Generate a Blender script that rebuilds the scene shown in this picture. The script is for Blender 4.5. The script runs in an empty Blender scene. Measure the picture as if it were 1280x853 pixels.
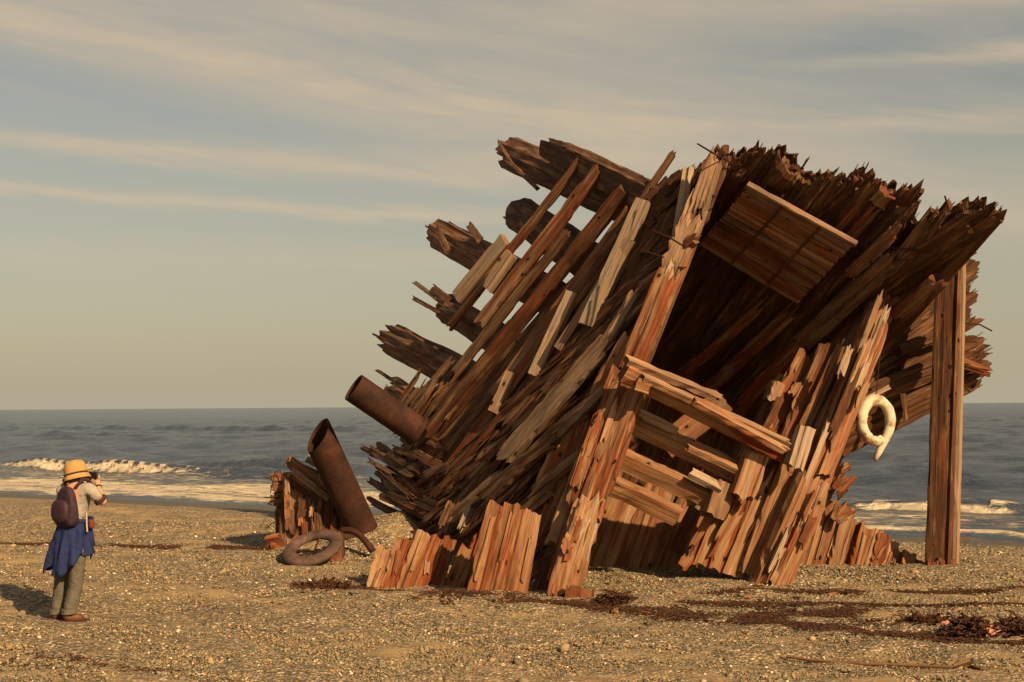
import bpy, bmesh, math, random
import numpy as np
from mathutils import Vector, Matrix
R = math.radians
SC = bpy.context.scene
COL = SC.collection
rng = random.Random(11)
nrng = np.random.default_rng(5)

# ------------------------------------------------------------------ camera
FPX, CAMH, PITCH, ROLL = 1600.0, 2.1, 2.9, -0.40
cd = bpy.data.cameras.new('camera'); cam = bpy.data.objects.new('camera', cd); COL.objects.link(cam)
cd.sensor_width = 36.0; cd.lens = 36.0 * FPX / 1280; cd.clip_start = 0.1; cd.clip_end = 30000
CR = (Matrix.Rotation(R(90 + PITCH), 3, 'X') @ Matrix.Rotation(R(ROLL), 3, 'Z'))
CO = Vector((0, 0, CAMH))
cam.matrix_world = Matrix.Translation(CO) @ CR.to_4x4()
SC.camera = cam

# ------------------------------------------------------------------ sun, sky, exposure
SUN_AZ, SUN_EL = 37.0, 31.0        # azimuth measured from straight behind the camera towards the right
sv = Vector((math.sin(R(SUN_AZ)) * math.cos(R(SUN_EL)), -math.cos(R(SUN_AZ)) * math.cos(R(SUN_EL)), math.sin(R(SUN_EL))))
ld = bpy.data.lights.new('sun', 'SUN'); sun = bpy.data.objects.new('sun', ld); COL.objects.link(sun)
ld.energy = 5.0; ld.angle = R(0.6); ld.color = (1.0, 0.70, 0.40)
sun.rotation_euler = (-sv).to_track_quat('-Z', 'Y').to_euler(); sun.location = sv * 60
SC.view_settings.view_transform = 'Standard'; SC.view_settings.look = 'None'
SC.view_settings.exposure = 0.74; SC.view_settings.gamma = 1.0; SC.view_settings.use_curve_mapping = False
SC.cycles.max_bounces = 6

class NT:
    """small node helper"""
    def __init__(s, tree): s.t = tree; tree.nodes.clear()
    def n(s, kind, **kw):
        o = s.t.nodes.new(kind)
        for k, v in kw.items():
            if k == 'inp':
                for a, b in v.items():
                    if hasattr(b, 'is_linked') or isinstance(b, bpy.types.NodeSocket): s.t.links.new(b, o.inputs[a])
                    else: o.inputs[a].default_value = b
            else: setattr(o, k, v)
        return o
    def link(s, a, b): s.t.links.new(a, b)
    def m(s, op, a, b=None, c=None, clamp=False):
        o = s.t.nodes.new('ShaderNodeMath'); o.operation = op; o.use_clamp = clamp
        for i, v in enumerate((a, b, c)):
            if v is None: continue
            if isinstance(v, bpy.types.NodeSocket): s.t.links.new(v, o.inputs[i])
            else: o.inputs[i].default_value = v
        return o.outputs[0]
    def mix(s, f, a, b, blend='MIX'):
        o = s.t.nodes.new('ShaderNodeMix'); o.data_type = 'RGBA'; o.blend_type = blend
        for i, v in ((0, f), (6, a), (7, b)):
            if isinstance(v, bpy.types.NodeSocket): s.t.links.new(v, o.inputs[i])
            elif i == 0: o.inputs[i].default_value = v
            else: o.inputs[i].default_value = (v[0], v[1], v[2], 1)
        return o.outputs[2]
    def noise(s, vec, scale, detail=3, rough=0.55, dist=0.0):
        o = s.n('ShaderNodeTexNoise', inp={'Scale': scale, 'Detail': detail, 'Roughness': rough, 'Distortion': dist})
        if vec is not None: s.link(vec, o.inputs['Vector'])
        return o.outputs[0]
    def ramp(s, f, stops):
        o = s.t.nodes.new('ShaderNodeValToRGB'); e = o.color_ramp.elements
        while len(e) < len(stops): e.new(0.5)
        for x, (p, c) in zip(e, stops):
            x.position = p
            if not hasattr(c, '__len__'): c = (c, c, c)
            x.color = (c[0], c[1], c[2], 1)
        s.link(f, o.inputs[0]); return o.outputs[0]
    def rng(s, f, a, b, c=0.0, d=1.0):
        o = s.t.nodes.new('ShaderNodeMapRange'); o.clamp = True
        s.link(f, o.inputs[0])
        for i, v in zip((1, 2, 3, 4), (a, b, c, d)): o.inputs[i].default_value = v
        return o.outputs[0]
    def comb(s, x, y, z):
        o = s.t.nodes.new('ShaderNodeCombineXYZ')
        for i, v in enumerate((x, y, z)):
            if isinstance(v, bpy.types.NodeSocket): s.t.links.new(v, o.inputs[i])
            else: o.inputs[i].default_value = v
        return o.outputs[0]

W = bpy.data.worlds.new('World'); SC.world = W; W.use_nodes = True
q = NT(W.node_tree)
sky = q.n('ShaderNodeTexSky', sky_type='NISHITA', sun_disc=False)
sky.sun_elevation = R(SUN_EL); sky.sun_rotation = math.atan2(sv.x, sv.y)
sky.air_density = 1.0; sky.dust_density = 2.5; sky.ozone_density = 1.0
tc = q.n('ShaderNodeTexCoord'); sp = q.n('ShaderNodeSeparateXYZ'); q.link(tc.outputs['Generated'], sp.inputs[0])
az = q.m('ARCTAN2', sp.outputs[0], sp.outputs[1]); el = sp.outputs[2]
# warm evening haze over the Nishita blue
skyc = q.mix(1.0, sky.outputs[0], (0.84, 0.68, 0.51), 'MULTIPLY')
hz = q.m('EXPONENT', q.m('MULTIPLY', q.m('ABSOLUTE', el), -5.0))
base = q.mix(q.m('MULTIPLY', hz, 0.75), skyc, (4.15, 3.68, 2.6))
# veil of thin high cloud
v1 = q.comb(q.m('MULTIPLY', az, 2.2), q.m('ADD', q.m('MULTIPLY', el, 17.0), q.m('MULTIPLY', az, 2.6)), 0.0)
n1 = q.noise(v1, 1.5, 6, 0.6, 0.5)
veil = q.m('MULTIPLY', q.rng(n1, 0.36, 0.78), 0.7)
lo = q.m('MULTIPLY', q.rng(el, 0.08, 0.22), q.rng(el, 1.2, 0.6))
veil = q.m('MULTIPLY', veil, lo)
cl = q.mix(veil, base, (3.5, 3.1, 2.5))
def band(v0, k, w0, wk, amp, a0, a1):
    """a long streak of cirrus: centre height v0 + k*azimuth, half width w0 + wk*azimuth"""
    c = q.m('ADD', q.m('MULTIPLY', az, k), v0)
    wob = q.m('MULTIPLY', q.m('SUBTRACT', n1, 0.5), 0.035)
    d = q.m('SUBTRACT', q.m('SUBTRACT', el, c), wob)
    w = q.m('MAXIMUM', q.m('ADD', q.m('MULTIPLY', az, wk), w0), 0.003)
    g = q.m('DIVIDE', d, w)
    g = q.m('EXPONENT', q.m('MULTIPLY', q.m('MULTIPLY', g, g), -1.0))
    g = q.m('MULTIPLY', g, q.m('MULTIPLY', q.rng(az, a0 - .15, a0 + .1), q.rng(az, a1 + .12, a1 - .1)))
    return q.m('MULTIPLY', g, amp)
n2 = q.rng(q.noise(v1, 4.0, 5, 0.6, 0.3), 0.3, 0.7, 0.45, 1.0)
for args in ((0.225, -0.13, 0.028, 0.035, 0.8, -0.6, 0.2), (0.175, -0.05, 0.008, 0.006, 0.75, -0.6, 0.05),
             (0.146, -0.03, 0.006, 0.004, 0.7, -0.6, 0.02), (0.165, -0.06, 0.022, 0.02, 0.55, 0.15, 0.6),
             (0.262, -0.03, 0.006, 0.0, 0.75, 0.32, 0.5), (0.30, -0.03, 0.012, 0.0, 0.6, 0.15, 0.6), (0.215, -0.03, 0.007, 0.0, 0.6, 0.2, 0.42), (0.285, -0.06, 0.03, 0.02, 0.45, -0.6, 0.15), (0.19, -0.02, 0.010, 0.0, 0.55, -0.1, 0.22), (0.115, 0.0, 0.012, 0.0, 0.3, -0.5, 0.2)):
    cl = q.mix(q.m('MULTIPLY', band(*args), n2), cl, (4.9, 3.8, 2.55))
bg = q.n('ShaderNodeBackground', inp={'Strength': 0.08}); q.link(cl, bg.inputs[0])
ow = q.n('ShaderNodeOutputWorld'); q.link(bg.outputs[0], ow.inputs[0])

# ------------------------------------------------------------------ pixel rays (photo is 1280 x 853) -> points at a given distance
def ray(px, py):
    d = CR @ Vector(((px - 640) / FPX, -(py - 426.5) / FPX, -1.0)); return d
def P(px, py, Y):
    d = ray(px, py); return CO + d * (Y / d.y)
class Plane:
    def __init__(s, a, b, c):
        s.p = a; s.n = (b - a).cross(c - a).normalized()
        if s.n.y > 0: s.n = -s.n          # face the viewer
    def at(s, px, py, off=0.0):
        d = ray(px, py); o = s.p + s.n * off
        return CO + d * ((o - CO).dot(s.n) / d.dot(s.n))
def lerp(a, b, t): return a + (b - a) * t

# ------------------------------------------------------------------ terrain
SHN = (0.538, 0.843)
SEA_Z = -0.6
def sm(x, a, b, f=np):
    t = f.clip((x - a) / (b - a), 0, 1) if f is np else min(1, max(0, (x - a) / (b - a)))
    return t * t * (3 - 2 * t)
def ground(x, y):
    x = np.asarray(x, float); y = np.asarray(y, float)
    s = SHN[0] * x + SHN[1] * y
    z = -0.6 * sm(s, 17.5, 26.9) - 1.6 * sm(s, 26.0, 45.0) - 4 * sm(s, 45, 400)
    z = z + 0.52 * np.exp(-(((x + 1.5) / 1.5) ** 2 + ((y - 18.9) / 1.0) ** 2))
    z = z + 0.07 * np.exp(-((s - 15.6 - 0.3 * np.sin(x * .7)) / 0.5) ** 2) * (x < 20)
    z = z - 0.05 * np.exp(-((y - 12.6 + 0.12 * x - .2 * np.sin(x * .9)) / 0.7) ** 2)
    z = z + 0.06 * np.exp(-((y - 14.35 - .12 * x) / .28) ** 2) * np.exp(-((x + .75) / 1.15) ** 4)
    near = np.exp(-((s - 12) / 9) ** 2)
    z = z + near * (0.025 * np.sin(1.3 * x + 0.7 * y) + 0.02 * np.sin(2.3 * y - 0.9 * x + 1) + 0.012 * np.sin(4.1 * x + 3.3 * y))
    return z
def gz(x, y): return float(ground(x, y))
def G(px, py):
    d = ray(px, py); t = 6.0
    while t < 60:
        p = CO + d * t
        if p.z <= gz(p.x, p.y): return p
        t += 0.02
    return CO + d * t

# ------------------------------------------------------------------ mesh building
class MB:
    def __init__(s): s.v = []; s.f = []; s.uv = []; s.c = []; s.smooth = False
    def face(s, idx, uvs, col):
        s.f.append(idx); s.uv.extend(uvs)
        s.c.extend([col] * len(idx) if not isinstance(col[0], (tuple, list)) else col)
    def build(s, name, mat, parent=None, smooth=False):
        me = bpy.data.meshes.new(name); me.from_pydata([tuple(p) for p in s.v], [], s.f)
        uvl = me.uv_layers.new(name='grain'); uvl.data.foreach_set('uv', np.array(s.uv, np.float32).ravel())
        ca = me.color_attributes.new('tone', 'FLOAT_COLOR', 'CORNER')
        ca.data.foreach_set('color', np.array([(a, b, c, 1.0) for a, b, c in s.c], np.float32).ravel())
        me.materials.append(mat)
        if smooth: me.polygons.foreach_set('use_smooth', np.ones(len(me.polygons), bool))
        me.update()
        o = bpy.data.objects.new(name, me); COL.objects.link(o)
        if parent is not None:
            o.parent = parent; o.matrix_parent_inverse = Matrix.Translation(-parent.location)
        return o

def cl01(x): return min(1.0, max(0.0, x))
def jit(tone, r, a=0.10): return tuple(cl01(t + r.uniform(-a, a)) for t in tone)

def walk(n, r):
    o = [0.0]
    for _ in range(n - 1): o.append(o[-1] * .75 + r.gauss(0, .5))
    lo, hi = min(o), max(o)
    return [(x - lo) / (hi - lo + 1e-6) for x in o]
def timber(mb, A, B, up, w, t, n=4, rag=(0.0, 0.0), tone=(.5, .2, .4), tone2=None, rough=0.05, bow=0.0, layers=1, taper=1.0, seg=None, r=rng, split=0.0):
    """one solid weathered timber: worn edges, checks along the grain, uneven broken ends (rag, metres, at either end) with loose splinters"""
    A = Vector(A); B = Vector(B); ax = B - A; L = ax.length; ax.normalize()
    side = ax.cross(up).normalized(); upn = side.cross(ax).normalized()
    if seg is None: seg = int(max(4, min(22, L / 0.13)))
    tone2 = tone2 or tone; rag = (min(rag[0], .25 * L), min(rag[1], .25 * L))
    nc = int(max(3, min(13, max(2 * n, w / .035)))); ntk = 1 if t < .09 else 2
    per = [(-1 + 2 * i / nc, -1) for i in range(nc)] + [(1, -1 + 2 * i / ntk) for i in range(ntk)] + [(1 - 2 * i / nc, 1) for i in range(nc)] + [(-1, 1 - 2 * i / ntk) for i in range(ntk)]
    m = len(per); w2, t2 = w / 2, t / 2
    def ends(rg):
        if rg <= 0: return [r.gauss(0, .004) for _ in range(m)]
        wk = walk(nc + 1, r); o = []
        col = [-(rg * (.75 * wk[i] + .25 * r.random())) + (rg * r.uniform(.2, .6) if r.random() < .07 else 0) for i in range(nc + 1)]
        bk = [c * r.uniform(.75, 1.2) - r.random() * rg * .12 for c in col]
        for (x, z) in per:
            i = int(round((x + 1) / 2 * nc)); f = (z + 1) / 2
            o.append(lerp(bk[i], col[i], f))
        return o
    e0, e1 = ends(rag[0]), ends(rag[1])
    if min(L + a + b for a, b in zip(e0, e1)) < .25 * L: e0 = [max(x, -.3 * L) for x in e0]; e1 = [max(x, -.3 * L) for x in e1]
    gr = []
    for (x, z) in per:
        cor = (abs(x) > .99) and (abs(z) > .99); g = r.gauss(0, .005)
        if not cor and r.random() < .08: g -= r.uniform(.02, .05)
        gr.append((g - (.010 if cor else 0), cor))
    u0 = r.uniform(0, 40); v0 = r.uniform(0, 40); base = len(mb.v)
    kk = r.uniform(-.34, .13); kr = .4 if r.random() < .22 else 0.0; ta, tb = [tuple(cl01(c + d) for c, d in zip(jit(x, r, .07), (kk - .02, -kk * .5 + kr, kk - kr))) for x in (tone, tone2)]; ct = [r.uniform(-.13, .13) for _ in range(m)]
    gs = min(1.0, t / .12, w / .12); dx = dz = 0.0
    vv = [0.0]
    for i in range(m):
        (x1, z1), (x2, z2) = per[i], per[(i + 1) % m]; vv.append(vv[-1] + math.hypot((x2 - x1) * w2, (z2 - z1) * t2))
    tw = r.gauss(0, rough * .5)
    for j in range(seg + 1):
        q_ = j / seg
        dx = dx * .8 + r.gauss(0, rough * .06) * w; dz = dz * .8 + r.gauss(0, rough * .06) * t
        tp = lerp(1.0, taper, q_); bo = bow * L * 4 * q_ * (1 - q_)
        for i, (x, z) in enumerate(per):
            g, cor = gr[i]; d = g * gs * .8 + r.gauss(0, .008 + rough * .07) * min(w, t) * 1.2
            s_ = -e0[i] * (1 - q_) + (L + e1[i]) * q_
            k = .92 if cor else 1.0
            if cor and r.random() < .12 + rough * 1.5: k = r.uniform(.66, .9)
            thin = 1.0
            if rag[1] > .1 and q_ > .85: thin = lerp(1, .72, (q_ - .85) / .15)
            if rag[0] > .1 and q_ < .15: thin = lerp(.72, 1, q_ / .15)
            px_ = x * w2 * k * tp + (math.copysign(d, x) if abs(x) > .99 else 0) + dx; pz_ = z * t2 * k * thin + (math.copysign(d, z) if abs(z) > .99 else 0) + dz
            a_ = tw * (q_ - .5)
            mb.v.append(A + ax * s_ + side * (px_ - a_ * pz_) + upn * (pz_ + a_ * px_ + bo))
    for j in range(seg):
        qa, qb = j / seg, (j + 1) / seg
        for i in range(m):
            i2 = (i + 1) % m; c1, c2 = ct[i], ct[i2]
            ca = [lerp(x, y, qa) for x, y in zip(ta, tb)]; cb = [lerp(x, y, qb) for x, y in zip(ta, tb)]
            f = lambda c, o: (cl01(c[0] + o * .6), cl01(c[1] + o), cl01(c[2] - o))
            mb.face((base + j * m + i, base + j * m + i2, base + (j + 1) * m + i2, base + (j + 1) * m + i),
                    ((u0 + qa * L, v0 + vv[i]), (u0 + qa * L, v0 + vv[i + 1]), (u0 + qb * L, v0 + vv[i + 1]), (u0 + qb * L, v0 + vv[i])), [f(ca, c1), f(ca, c2), f(cb, c2), f(cb, c1)])
    me0, me1 = sum(e0) / m, sum(e1) / m
    mb.v.append(A - ax * (me0 - rag[0] * .15 - .004)); c0 = len(mb.v) - 1; mb.v.append(A + ax * (L + me1 - rag[1] * .15 - .004)); c1_ = len(mb.v) - 1
    dk0 = (ta[0] * .6, ta[1], ta[2] * .5); dk1 = (tb[0] * .6, tb[1], tb[2] * .5)
    for i in range(m):
        i2 = (i + 1) % m; e = base + seg * m
        mb.face((c0, base + i2, base + i), ((u0, v0), (u0 + .06, v0 + .03), (u0 + .06, v0)), dk0)
        mb.face((c1_, e + i, e + i2), ((u0, v0), (u0 + .06, v0), (u0 + .06, v0 + .03)), dk1)
    # loose splinters at torn ends
    if seg > 3:
        for rg, P0, dr, cc in ((rag[0], A, -ax, ta), (rag[1], A + ax * L, ax, tb)):
            if rg < .09: continue
            for _ in range(int(min(4, r.random() * 1.2 + w / .12))):
                o = side * r.uniform(-.45, .45) * w + upn * r.uniform(-.45, .5) * t; l = rg * r.uniform(.3, 1.0); yw = side * r.gauss(0, .12) + upn * r.gauss(0, .12)
                S0 = P0 - dr * (rg * .9) + o; S1 = P0 + dr * (l * r.uniform(-.6, .3)) + o + yw * l
                splint(mb, S0, S1, side, upn, r.uniform(.008, .028), r.uniform(.006, .018), cc, r)
def splint(mb, A, B, side, upn, w, t, tone, r):
    b = len(mb.v); u0 = r.uniform(0, 40); L = (B - A).length
    for (q_, k) in ((0, 1), (.55, .95), (.85, .7), (1, r.uniform(.15, .6))):
        c = A.lerp(B, q_) + side * r.gauss(0, .004) + upn * r.gauss(0, .004)
        for (x, z) in ((-1, -1), (1, -1), (1, 1), (-1, 1)): mb.v.append(c + side * x * w * k * .5 + upn * z * t * k * .5)
    tn = jit(tone, r, .12)
    for j in range(3):
        for e in range(4):
            e2 = (e + 1) % 4; mb.face((b + j * 4 + e, b + j * 4 + e2, b + j * 4 + 4 + e2, b + j * 4 + 4 + e), ((u0 + j * L / 3, e * w), (u0 + j * L / 3, e * w + w), (u0 + (j + 1) * L / 3, e * w + w), (u0 + (j + 1) * L / 3, e * w)), tn)
    mb.face((b + 12, b + 13, b + 14, b + 15), ((u0, 0), (u0, w), (u0 + w, w), (u0 + w, 0)), tn)

def log(mb, A, B, rad, tone, tone2=None, rag=0.35, n=26, seg=10, rough=.06, flat=1.0, up=Vector((0, 0, 1)), r=rng, spl=9):
    """a round weathered log with a rotten, splintered far end B"""
    A = Vector(A); B = Vector(B); ax = B - A; L = ax.length; ax.normalize(); tone2 = tone2 or tone
    side = ax.cross(up).normalized(); upn = side.cross(ax).normalized()
    groove = [r.uniform(.9, 1.05) for _ in range(n)]; ends = [rag * (.35 * r.random() + (r.uniform(.3, .9) if r.random() < .25 else 0)) for _ in range(n)]
    u0 = r.uniform(0, 30); v0 = r.uniform(0, 30); base = len(mb.v)
    for j in range(seg + 1):
        q_ = j / seg
        for k in range(n):
            a = 2 * math.pi * k / n
            s = lerp(0, L - ends[k], q_)
            rr = rad * groove[k] * (1 + r.gauss(0, rough * .35)) * (1 + .03 * math.sin(9 * q_ + k))
            mb.v.append(A + ax * s + side * (math.cos(a) * rr) + upn * (math.sin(a) * rr * flat))
    for j in range(seg):
        for k in range(n):
            k2 = (k + 1) % n; qa, qb = j / seg, (j + 1) / seg
            ca = tuple(lerp(x, y, qa) for x, y in zip(tone, tone2)); cb = tuple(lerp(x, y, qb) for x, y in zip(tone, tone2))
            va, vb = v0 + k * rad * 6.28 / n, v0 + (k + 1) * rad * 6.28 / n
            mb.face((base + j * n + k, base + j * n + k2, base + (j + 1) * n + k2, base + (j + 1) * n + k),
                    ((u0 + qa * L, va), (u0 + qa * L, vb), (u0 + qb * L, vb), (u0 + qb * L, va)), [ca, ca, cb, cb])
    mb.v.append(A.copy()); c0 = len(mb.v) - 1; mb.v.append(A + ax * (L - rag * .9)); c1 = len(mb.v) - 1
    dk = (tone[0] * .5, tone[1], tone[2] * .5)
    for k in range(n):
        k2 = (k + 1) % n; e = base + seg * n
        mb.face((c0, base + k2, base + k), ((u0, v0), (u0 + .1, v0), (u0 + .1, v0 + .1)), dk)
        mb.face((c1, e + k, e + k2), ((u0, v0), (u0 + .1, v0), (u0 + .1, v0 + .1)), dk)
    for _ in range(spl):
        a = r.uniform(0, 6.28); rr = rad * r.uniform(.3, .9)
        o = side * math.cos(a) * rr + upn * math.sin(a) * rr * flat
        timber(mb, A + ax * (L * .75) + o, A + ax * (L + r.uniform(-.25, .2)) + o * r.uniform(.8, 1.15), upn, rad * r.uniform(.08, .3), rad * r.uniform(.06, .16), n=2,
               rag=(0, .12), tone=jit(tone2, r, .15), r=r, seg=5, rough=.15)

def tube(mb, pts, rad, n=6, tone=(.4, .4, .2), rad2=None, cap=True):
    pts = [Vector(p) for p in pts]; base = len(mb.v); m = len(pts); rad2 = rad if rad2 is None else rad2
    ref = Vector((.13, .21, .97))
    for i, p in enumerate(pts):
        d = (pts[min(i + 1, m - 1)] - pts[max(i - 1, 0)]).normalized()
        a = d.cross(ref).normalized(); b = d.cross(a)
        rr = lerp(rad, rad2, i / (m - 1))
        for k in range(n):
            t = 2 * math.pi * k / n; mb.v.append(p + a * math.cos(t) * rr + b * math.sin(t) * rr)
    for i in range(m - 1):
        for k in range(n):
            k2 = (k + 1) % n
            mb.face((base + i * n + k, base + i * n + k2, base + (i + 1) * n + k2, base + (i + 1) * n + k),
                    ((i * .1, k * rad), (i * .1, k * rad + rad), (i * .1 + .1, k * rad + rad), (i * .1 + .1, k * rad)), tone)
    if cap:
        mb.face(tuple(base + k for k in range(n))[::-1], [(0, 0)] * n, tone)
        mb.face(tuple(base + (m - 1) * n + k for k in range(n)), [(0, 0)] * n, tone)

def empty(name, loc, label=None, cat=None, group=None):
    o = bpy.data.objects.new(name, None); COL.objects.link(o); o.location = loc; o.empty_display_size = .3
    tag(o, label, cat, group); return o
def tag(o, label=None, cat=None, group=None, kind=None):
    if label: o['label'] = label
    if cat: o['category'] = cat
    if group: o['group'] = group
    if kind: o['kind'] = kind
    return o

# ------------------------------------------------------------------ materials
def newmat(name):
    m = bpy.data.materials.new(name); m.use_nodes = True; return m, NT(m.node_tree)
def finish(q, col, rough=0.8, bump=None, bstr=0.4, bdist=0.02, metal=0.0, spec=0.3):
    b = q.n('ShaderNodeBsdfPrincipled'); o = q.n('ShaderNodeOutputMaterial'); q.link(b.outputs[0], o.inputs[0])
    for k, v in (('Base Color', col), ('Roughness', rough), ('Metallic', metal), ('Specular IOR Level', spec)):
        if isinstance(v, bpy.types.NodeSocket): q.link(v, b.inputs[k])
        else: b.inputs[k].default_value = (v[0], v[1], v[2], 1) if hasattr(v, '__len__') else v
    if bump is not None:
        bn = q.n('ShaderNodeBump', inp={'Strength': bstr, 'Distance': bdist}); q.link(bump, bn.inputs['Height']); q.link(bn.outputs[0], b.inputs['Normal'])
    return b

def wood_material():
    m, q = newmat('weathered_wood')
    uv = q.n('ShaderNodeUVMap', uv_map='grain').outputs[0]; s = q.n('ShaderNodeSeparateXYZ'); q.link(uv, s.inputs[0])
    at = q.n('ShaderNodeAttribute', attribute_name='tone'); t = q.n('ShaderNodeSeparateColor'); q.link(at.outputs[0], t.inputs[0])
    g1 = q.noise(q.comb(q.m('MULTIPLY', s.outputs[0], .5), q.m('MULTIPLY', s.outputs[1], 27.0), 0.0), 1.0, 5, .62, .6)
    g2 = q.noise(q.comb(q.m('MULTIPLY', s.outputs[0], 1.1), q.m('MULTIPLY', s.outputs[1], 75.0), 3.0), 1.0, 3, .6, .2)
    st = q.noise(q.comb(q.m('MULTIPLY', s.outputs[0], .7), q.m('MULTIPLY', s.outputs[1], 9.0), 7.0), 1.0, 4, .6, .8)
    bl = q.noise(q.comb(q.m('MULTIPLY', s.outputs[0], 1.5), q.m('MULTIPLY', s.outputs[1], 9.0), 2.0), 1.0, 3, .6, .0)
    L, Rd, Gy = t.outputs[0], t.outputs[1], t.outputs[2]
    tan = q.mix(g1, (.17, .078, .030), (.50, .30, .14))
    grey = q.mix(g1, (.13, .095, .064), (.50, .40, .28))
    red = q.mix(g1, (.075, .016, .005), (.36, .088, .022))
    gf = q.m('MULTIPLY', Gy, q.rng(bl, .25, .6, .35, 1.0), clamp=True)
    rf = q.m('MULTIPLY', q.m('MULTIPLY', Rd, 1.5), q.rng(st, .40, .58), clamp=True)
    c = q.mix(gf, tan, grey); c = q.mix(rf, c, red)
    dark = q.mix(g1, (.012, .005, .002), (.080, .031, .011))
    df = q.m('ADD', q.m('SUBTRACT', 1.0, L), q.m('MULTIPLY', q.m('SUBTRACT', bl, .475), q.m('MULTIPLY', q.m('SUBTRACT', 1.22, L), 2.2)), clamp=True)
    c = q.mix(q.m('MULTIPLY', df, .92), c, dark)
    crack = q.rng(g1, .39, .31)                      # open checks along the grain
    c = q.mix(q.m('MULTIPLY', crack, .8), c, (.012, .007, .004))
    c = q.mix(q.m('MULTIPLY', q.rng(g2, .50, .34), .42), c, (.03, .016, .008))
    vo = q.n('ShaderNodeTexVoronoi', feature='F1', inp={'Scale': 1.0, 'Randomness': .9})
    q.link(q.comb(q.m('MULTIPLY', s.outputs[0], 4.0), q.m('MULTIPLY', s.outputs[1], 6.0), 0.0), vo.inputs['Vector'])
    hole = q.m('MULTIPLY', q.rng(vo.outputs['Distance'], .15, .11), q.m('GREATER_THAN', q.noise(uv, .9, 1), .47))   # bolt holes and knots
    c = q.mix(q.m('MULTIPLY', q.rng(vo.outputs['Distance'], .34, .12), q.m('MULTIPLY', q.m('GREATER_THAN', q.noise(uv, .9, 1), .47), .45)), c, (.10, .03, .010))
    c = q.mix(hole, c, (.010, .005, .003))
    h = q.m('SUBTRACT', q.m('ADD', q.m('MULTIPLY', g1, 1.0), q.m('MULTIPLY', g2, .4)), q.m('ADD', q.m('MULTIPLY', hole, .8), q.m('MULTIPLY', crack, .6)))
    finish(q, c, q.rng(g1, .3, .8, .9, .68), h, .8, .02, spec=.22)
    return m
def rust_material(name, a, b, c3):
    m, q = newmat(name)
    co = q.n('ShaderNodeTexCoord').outputs['Object']
    n1 = q.noise(co, 3.5, 6, .65, .4); n2 = q.noise(co, 38, 4, .65)
    c = q.ramp(n1, ((.3, a), (.52, b), (.72, c3)))
    c = q.mix(q.rng(n2, .5, .68, 0, .7), c, a)
    c = q.mix(q.rng(q.noise(co, 90, 2, .5), .66, .75, 0, .6), c, (.30, .11, .04))
    finish(q, c, q.rng(n2, .3, .7, .92, .7), q.m('ADD', n1, q.m('MULTIPLY', n2, .5)), .5, .012, spec=.25)
    return m
def plain(name, col, var=.15, rough=.85, scale=12, bumps=40, bstr=.25, spec=.25, bd=.006):
    m, q = newmat(name); co = q.n('ShaderNodeTexCoord').outputs['Object']
    n1 = q.noise(co, scale, 5, .6); n2 = q.noise(co, bumps, 3, .6)
    lo = tuple(x * (1 - var) for x in col); hi = tuple(min(1, x * (1 + var)) for x in col)
    c = q.mix(q.rng(n1, .3, .7), lo, hi)
    finish(q, c, rough, q.m('ADD', q.m('MULTIPLY', n1, 1.0), q.m('MULTIPLY', n2, .006 / bd)), bstr, bd, spec=spec); return m
def toned(name, rough=.75, bump=60):
    m, q = newmat(name); at = q.n('ShaderNodeAttribute', attribute_name='tone')
    co = q.n('ShaderNodeTexCoord').outputs['Object']; n = q.noise(co, bump, 3, .6)
    c = q.mix(q.rng(n, .35, .7, 0, .45), at.outputs[0], (.05, .035, .02))
    finish(q, c, rough, n, .3, .004); return m

WOOD = wood_material()
RUST = rust_material('rusted_iron', (.012, .005, .003), (.034, .011, .005), (.068, .022, .009))
RUSTG = rust_material('rusted_grey_iron', (.035, .02, .015), (.095, .055, .042), (.17, .10, .072))

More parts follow.
